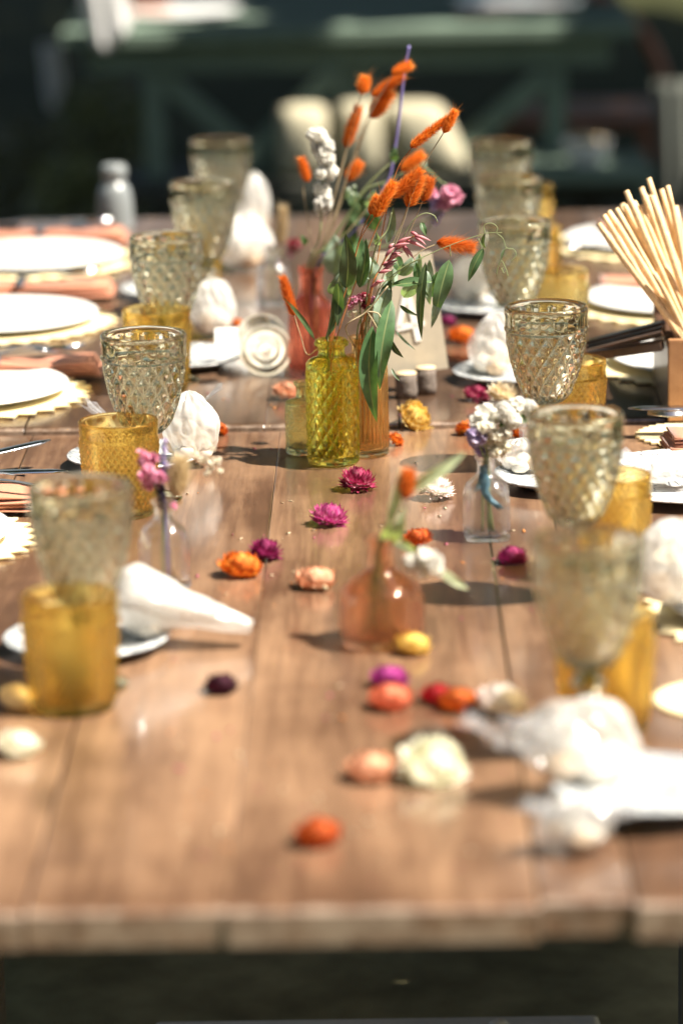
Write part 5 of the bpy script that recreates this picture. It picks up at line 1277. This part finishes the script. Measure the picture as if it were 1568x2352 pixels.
for k, (a, b) in enumerate((((930, 1150), (1440, 1020)), ((932, 1180), (1440, 1050)), ((935, 1205), (1435, 1080)), ((925, 1235), (1432, 1165)))):
    yv = bp.y + 0.03 + 0.035 * (3 - k) * 0.6
    A_ = at_y(*z6(*a), yv + 0.02) - bp; B_ = at_y(*z6(*b), yv) - bp; d = B_ - A_
    ln = d.length; Mx = d.to_track_quat('X', 'Z').to_matrix()
    MB().bevbox(A_.lerp(B_, .5), (ln, 0.022, 0.006 if k < 3 else .010), .001, Mx).build('slat', M['darkwood'], t, False)
tops = [(1012, 352), (1035, 300), (1070, 272), (1128, 250), (1145, 222), (1172, 262), (1200, 135), (1215, 205), (1250, 208), (1190, 230), (1275, 112), (1348, 48), (1332, 165), (1372, 168), (1412, 125), (1450, 103), (1522, 235),
        (1312, 362), (1322, 288), (1372, 322), (1402, 405), (1362, 690), (1292, 230), (1160, 235), (1345, 480), (1430, 560), (1390, 250), (1480, 300), (1300, 160), (1455, 420)]
rnd = random.Random(5)
for k, (tx, ty) in enumerate(tops):
    bx_ = 1505 + (tx - 1010) * 0.36 + rnd.uniform(-12, 12); by_ = 1050
    if ty > 600: bx_ = 1570
    dz_ = rnd.uniform(0.02, 0.11)
    yv = bp.y + 0.02 + 0.075 * rnd.random() - (0.006 if tx < 1060 or ty > 600 else 0) ; yt = yv + rnd.uniform(-.02, .03)
    if tx < 1040 or ty > 600: yv = bp.y + .022; yt = bp.y + .004
    T_ = at_y(*z6(tx, ty), yt); B_ = at_y(*z6(bx_, by_), yv)
    d = (B_ - T_).normalized(); zb = TZ + 0.014 + 0.02 * rnd.random()
    E_ = B_ + d * max(0, (B_.z - zb) / max(0.2, -d.z)); E_.x = min(max(E_.x, bp.x + .018), bp.x + bw - .018)
    E_ = Vector((E_.x, max(bp.y + .02, min(E_.y, bp.y + bd - .02)), max(zb, E_.z)))
    o = MB(); L_ = (T_ - E_).length; n_ = 10; r_ = 0.0035 * rnd.uniform(.92, 1.12); ph = rnd.uniform(0, 6)
    o.tube([E_ - E_ + (T_ - E_) * (i / n_) + Vector((.0022 * math.sin(ph + 5 * i / n_), .0015 * math.cos(ph + 4 * i / n_), 0)) for i in range(n_ + 1)], [r_ * (1 + .07 * math.sin(ph + 2.3 * i)) for i in range(n_)] + [r_ * .9], 10)
    oo = o.build('pale_stick', M['dowel'], None, True, E_); tag(oo, {0: 'leftmost pale stick leaning far out of the wooden box', 11: 'pale stick rising highest in the wooden box', 16: 'pale stick at the far right of the bundle in the wooden box', 21: 'short pale stick in front at the left rim of the wooden box', 15: 'tall pale stick right of the highest one in the wooden box', 6: 'pale stick standing apart at the upper left of the bundle'}.get(k, 'pale thin stick in the middle of the bundle in the wooden box'), 'stick', 'pale sticks standing in the box')

# ------------------------------------------------------------------ background: green trestle table and what stands round it
FY = on_z(784, 60, TZ).y
fx0, fx1 = on_z(150, 60, TZ).x, on_z(1470, 60, TZ).x
def bar(a, b, w, h, name, mat, parent, org):
    A_ = Vector(a) - org; B_ = Vector(b) - org; d = B_ - A_; Mx = d.to_track_quat('X', 'Z').to_matrix()
    return MB().bevbox(A_.lerp(B_, .5), (d.length, w, h), .004, Mx).build(name, mat, parent, False)
org = Vector(((fx0 + fx1) / 2, FY, 0)); t = thing('trestle_table', 'dark green painted trestle table with crossed braces in the background', 'table', org)
MB().bevbox((0, 1.0, TZ - .016), (fx1 - fx0, 2.1, .032), .004).build('tabletop', M['greenpaint'], t, False)
MB().bevbox((0, 0.02, TZ - .068), (fx1 - fx0 - .12, .035, .07), .004).build('apron', M['greenpaint'], t, False)
def fp(x, y): return at_y(x, y, FY)
for x in (350, 790, 1275):
    q = fp(x, 150); MB().bevbox((q.x - org.x, .04, (TZ - .105) / 2), (.05 if x != 790 else .04, .05, TZ - .107), .004).build('leg', M['greenpaint'], t, False)
for a, b in (((365, 175), (760, 520)), ((770, 165), (380, 560)), ((815, 170), (1250, 560)), ((1250, 175), (830, 540))):
    bar(fp(*a) + Vector((0, .01 + .03 * (a[0] % 2), 0)), fp(*b) + Vector((0, .01 + .03 * (a[0] % 2), 0)), .03, .048, 'brace', M['greenpaint'], t, org)
def far(x, y, z=TZ): return on_z(x, y, z)
FPL = plate_mesh(0.16, M['white_china'])
for (x, y, lab) in ((405, 34, 'white plate on the dark green table at the top left'), (1190, 14, 'white plate on the dark green table at the top right')):
    o = bpy.data.objects.new('dinner_plate', FPL); C.objects.link(o); o.location = far(x, y) + Vector((0, 0, .002)); tag(o, lab, 'plate')
p = far(300, 30); napkin(p, .2, .08, 0.3, 'terracotta napkin beside the plate on the green table', ribbon=False)
p = far(1120, 34); napkin(p, .14, .07, 0.2, 'terracotta napkin on the right of the green table', ribbon=False)
# cream cushions on a low bench behind the trestle
bz = 0.40; by = on_z(850, 420, bz).y
t = thing('low_bench', 'low dark bench carrying cream cushions behind the green braces', 'bench', (0, by, 0))
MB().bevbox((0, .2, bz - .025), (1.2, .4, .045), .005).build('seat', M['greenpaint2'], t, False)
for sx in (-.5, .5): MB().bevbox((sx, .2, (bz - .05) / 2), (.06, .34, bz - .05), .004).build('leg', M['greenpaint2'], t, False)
def cushion(px0, px1, py0, py1, lean, label, yy_):
    a = at_y(px0, py1, yy_); b = at_y(px1, py0, yy_); w = b.x - a.x; h = b.z - a.z
    mb = MB(); rows = []
    for i in range(13):
        u = -1 + 2 * i / 12; row = []
        for j in range(20):
            k = 2 * math.pi * j / 20; v = math.cos(k); s_ = math.sin(k)
            sx = math.copysign(abs(u) ** 0.9, u); edge = (1 - abs(u) ** 3) ** 0.6 if abs(u) < 1 else 0.02
            vv = math.copysign(abs(v) ** 0.5, v) * (0.92 + 0.08 * edge)
            row.append(Vector((sx * w / 2 + lean * vv * h * .5, s_ * 0.06 * max(.05, edge), h / 2 + vv * h / 2 * (0.9 + 0.1 * edge))))
        rows.append(row)
    mb.rings(rows, True, True, True); o = mb.build('linen_cushion', M['cushion'], None, True, ((a.x + b.x) / 2, yy_, bz + .002)); tag(o, label, 'cushion', 'cream cushions behind the green table')
cushion(640, 752, 250, 420, 0.0, 'cream cushion at the left of the row behind the green braces', by + .12)
cushion(775, 880, 245, 420, 0.0, 'cream cushion in the middle of the row behind the green braces', by + .12)
cushion(890, 1050, 250, 425, -0.35, 'slanting cream cushion at the right of the row behind the green braces', by + .13)
# white cloth hanging at the upper left
def drape(pts_top, length, label, name, mat, yy_, amp=.02, lean=0.0):
    a = at_y(*pts_top[0], yy_); b = at_y(*pts_top[1], yy_); mb = MB(); vs = []; fs = []; n, m = 22, 8
    for i in range(m + 1):
        for j in range(n + 1):
            f = j / n; q = a.lerp(b, f); vs.append((q.x - a.x + lean * i / m, amp * math.sin(f * 15) * (.4 + .6 * i / m), q.z - length * i / m * (0.8 + .25 * math.sin(f * 4)) - a.z))
    for i in range(m):
        for j in range(n): k = i * (n + 1) + j; fs.append((k, k + 1, k + n + 2, k + n + 1))
    o = mb.add(vs, fs).build(name, mat, None, True, a); sd = o.modifiers.new('thick', 'SOLIDIFY'); sd.thickness = .004; return tag(o, label, 'cloth')
drape(((178, -40), (282, -40)), 0.15, 'white cloth hanging at the upper left of the green table', 'hanging_cloth', M['cloth'], FY - .06, .012, .02)
drape(((92, 100), (138, 100)), 0.17, 'narrow grey white cloth hanging at the far left', 'hanging_cloth', M['cloth'], FY + 1.2, .01, .01)
# folded cloth on a chair at the right, wooden chair back, pale post
q = on_z(1345, 372, .45)
t = thing('side_chair', 'dark green chair under the white bowl at the right of the trestle', 'chair', (q.x, q.y, 0))
MB().bevbox((0, .05, .43), (.30, .34, .03), .006).build('seat', M['greenpaint'], t, False)
for sx in (-.13, .13):
    for sy in (-.09, .19): MB().bevbox((sx, sy, .207), (.03, .03, .412), .003).build('leg', M['greenpaint'], t, False)
mb = MB(); mb.lathe(smooth_prof([(.0006, .0), (.03, .0), (.036, .004), (.048, .03), (.054, .052), (.051, .054), (.044, .032), (.0006, .012)], 4), 36, None, True, True)
o = mb.build('white_bowl', M['white_china'], None, True, (q.x, q.y, .446)); tag(o, 'white bowl of brown bread on the chair at the right background', 'bowl')
o = sub(blob_mesh(.034, 1.1, 1.0, .55, 77, .1).build('bread', M['cutwood'], None, True, (q.x, q.y, .478))); tag(o, 'brown bread roll in the white bowl at the right background', 'bread')
yy_ = FY + 0.5; t = thing('wooden_chair', 'reddish wooden chair with a curved back at the upper right', 'chair', (at_y(1440, 100, yy_).x, yy_, 0))
org = Vector(t.location)
MB().tube([q_ - org for q_ in bez([at_y(1350, -20, yy_), at_y(1430, 30, yy_), at_y(1500, 120, yy_), at_y(1530, 260, yy_), Vector((at_y(1530, 260, yy_).x, yy_, .0))], 8)], .018, 8).build('curved_back', M['chairwood'], t)
MB().bevbox((-.10, .25, .44), (.42, .42, .03), .01).build('seat', M['chairwood'], t, False)
for sx in (-.28, .08): MB().bevbox((sx, .42, .21), (.035, .035, .42), .003).build('leg', M['chairwood'], t, False)
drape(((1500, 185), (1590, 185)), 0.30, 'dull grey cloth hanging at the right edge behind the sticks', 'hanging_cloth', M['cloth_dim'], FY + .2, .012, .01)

# ------------------------------------------------------------------ shrubs, shade trees behind, unseen trees round the table to block sky light
def leaf_cloud(mb, c, rad, n, size, rnd, holes=None, squash=(1, 1, 1)):
    for _ in range(n):
        while True:
            v = Vector((rnd.uniform(-1, 1), rnd.uniform(-1, 1), rnd.uniform(-1, 1)))
            if v.length < 1: break
        p = c + Vector((v.x * rad * squash[0], v.y * rad * squash[1], v.z * rad * squash[2]))
        if holes:
            bad = False
            for h, hr in holes:
                hr = hr * 1.5
                w = p - h; al = w.dot(TOSUN)
                if al > 0 and (w - TOSUN * al).length < hr: bad = True; break
            if bad: continue
        d = Vector((rnd.gauss(0, 1), rnd.gauss(0, 1), rnd.gauss(0, 1))).normalized(); u = d.orthogonal().normalized(); w = d.cross(u); s = size * rnd.uniform(.6, 1.3)
        mb.add([p - u * s, p - w * s * .5, p + u * s, p + w * s * .5], [(0, 1, 2, 3)], [.02] * 4)
rnd = random.Random(11)
holes = [(at_y(690, 330, by + .1), .13), (at_y(830, 330, by + .1), .13), (at_y(960, 340, by + .1), .15), (at_y(225, 40, FY - .06), .14), (far(405, 34), .16), (at_y(1345, 340, q.y), .10), (at_y(1540, 320, FY + .2), .14), (far(1190, 14), .13), (at_y(60, 420, FY + .7), .11), (at_y(165, 450, FY + .3), .09), (at_y(235, 300, FY + 1.6), .08)]  # crown leaves are left out along these sun rays to light chosen spots
hr_ = random.Random(17)
for _ in range(34):
    holes.append((at_y(hr_.uniform(-40, 1610), hr_.uniform(0, 480), FY + hr_.uniform(-.2, 2.6)), hr_.uniform(.02, .055)))
trees = [((5.2, 8.6), (3.2, 8.7, 4.4), 2.6, 'tall shade tree standing right of the background table'), ((6.5, 12.5), (4.5, 12.2, 5.0), 3.2, 'shade tree farther back on the right'), ((-4.6, 9.0), (-2.0, 9.6, 4.6), 2.8, 'shade tree standing left of the background'),
         ((-5.0, 15.0), (-1.5, 14.5, 5.0), 3.4, 'shade tree farther back on the left'), ((1.0, 19.5), (1.0, 19.0, 5.0), 3.4, 'shade tree at the very back'),
         ((-5.2, 1.2), (-4.2, 1.4, 4.2), 2.9, 'garden tree left of the near table'), ((-5.4, 5.2), (-4.2, 5.2, 4.6), 3.0, 'garden tree left of the far table'), ((-2.6, -4.6), (-2.4, -4.0, 4.4), 3.0, 'garden tree behind the camera on the left'),
         ((2.2, -5.2), (2.0, -4.8, 4.4), 3.0, 'garden tree behind the camera'), ((6.6, -1.8), (6.8, -1.8, 3.0), 2.4, 'low garden tree at the right behind the camera'), ((7.2, 3.6), (7.2, 3.6, 2.7), 2.3, 'low garden tree right of the tables'), ((-1.8, 2.0), (-2.3, 1.9, 6.2), 1.9, 'tall slender tree overhanging the table from the left')]
for (bx, by2), cc, rad, lab in trees:
    t = thing('shade_tree', lab, 'tree', (bx, by2, 0), 0, 'trees shading the background'); o3 = Vector((bx, by2, 0))
    mb = MB(); cc = Vector(cc)
    pts = bez([(0, 0, -.1), ((cc.x - bx) * .1, (cc.y - by2) * .1, 1.4), ((cc.x - bx) * .5, (cc.y - by2) * .5, 3.0), tuple(cc - o3)], 6)
    mb.tube(pts, [.19 * (1 - .75 * i / len(pts)) for i in range(len(pts))], 12)
    for k in range(7):
        e = cc - o3 + Vector((rnd.uniform(-1, 1), rnd.uniform(-1, 1), rnd.uniform(-.2, .6))) * rad * .7; s0 = pts[10 + k % 8]
        mb.tube(bez([s0, s0.lerp(e, .5) + Vector((0, 0, .3)), e], 5), [.06 * (1 - .8 * i / 11) for i in range(11)], 7)
    mb.build('trunk', M['trunk'], t)
    mb = MB(); hl = [(h - o3, r_) for h, r_ in holes]
    for k in range(24 if by2 > 6 else 18):
        c_ = cc - o3 + Vector((rnd.uniform(-1, 1), rnd.uniform(-1, 1), rnd.uniform(-.35, .45))) * rad * .75
        leaf_cloud(mb, c_, rad * .5, 520, .19, rnd, hl)
    mb.build('crown', M['foliage'], t)
for (x, y, yy_, rad, lab) in ((60, 420, FY + 0.7, .16, 'low olive shrub at the left edge of the background'), (165, 450, FY + .3, .12, 'small pale shrub beside the ceramic bottle in the background'), (235, 290, FY + 1.6, .15, 'dim shrub below the hanging cloths on the left')):
    q = at_y(x, y, yy_); t = thing('low_shrub', lab, 'shrub', (q.x, yy_, 0)); mb = MB(); hh = max(.2, q.z)
    for k in range(5): mb.tube(bez([(0, 0, -.05), (rnd.uniform(-.05, .05), rnd.uniform(-.05, .05), hh * .5), (rnd.uniform(-.1, .1), rnd.uniform(-.1, .1), hh)], 4), .006, 5)
    mb.build('stem', M['trunk'], t); mb = MB(); leaf_cloud(mb, Vector((0, 0, hh * .85)), rad, 700, .018, rnd, None, (1, 1, 1.3)); leaf_cloud(mb, Vector((0.03, 0, hh * .4)), rad * .8, 400, .018, rnd); mb.build('leaves', M['shrub'], t)
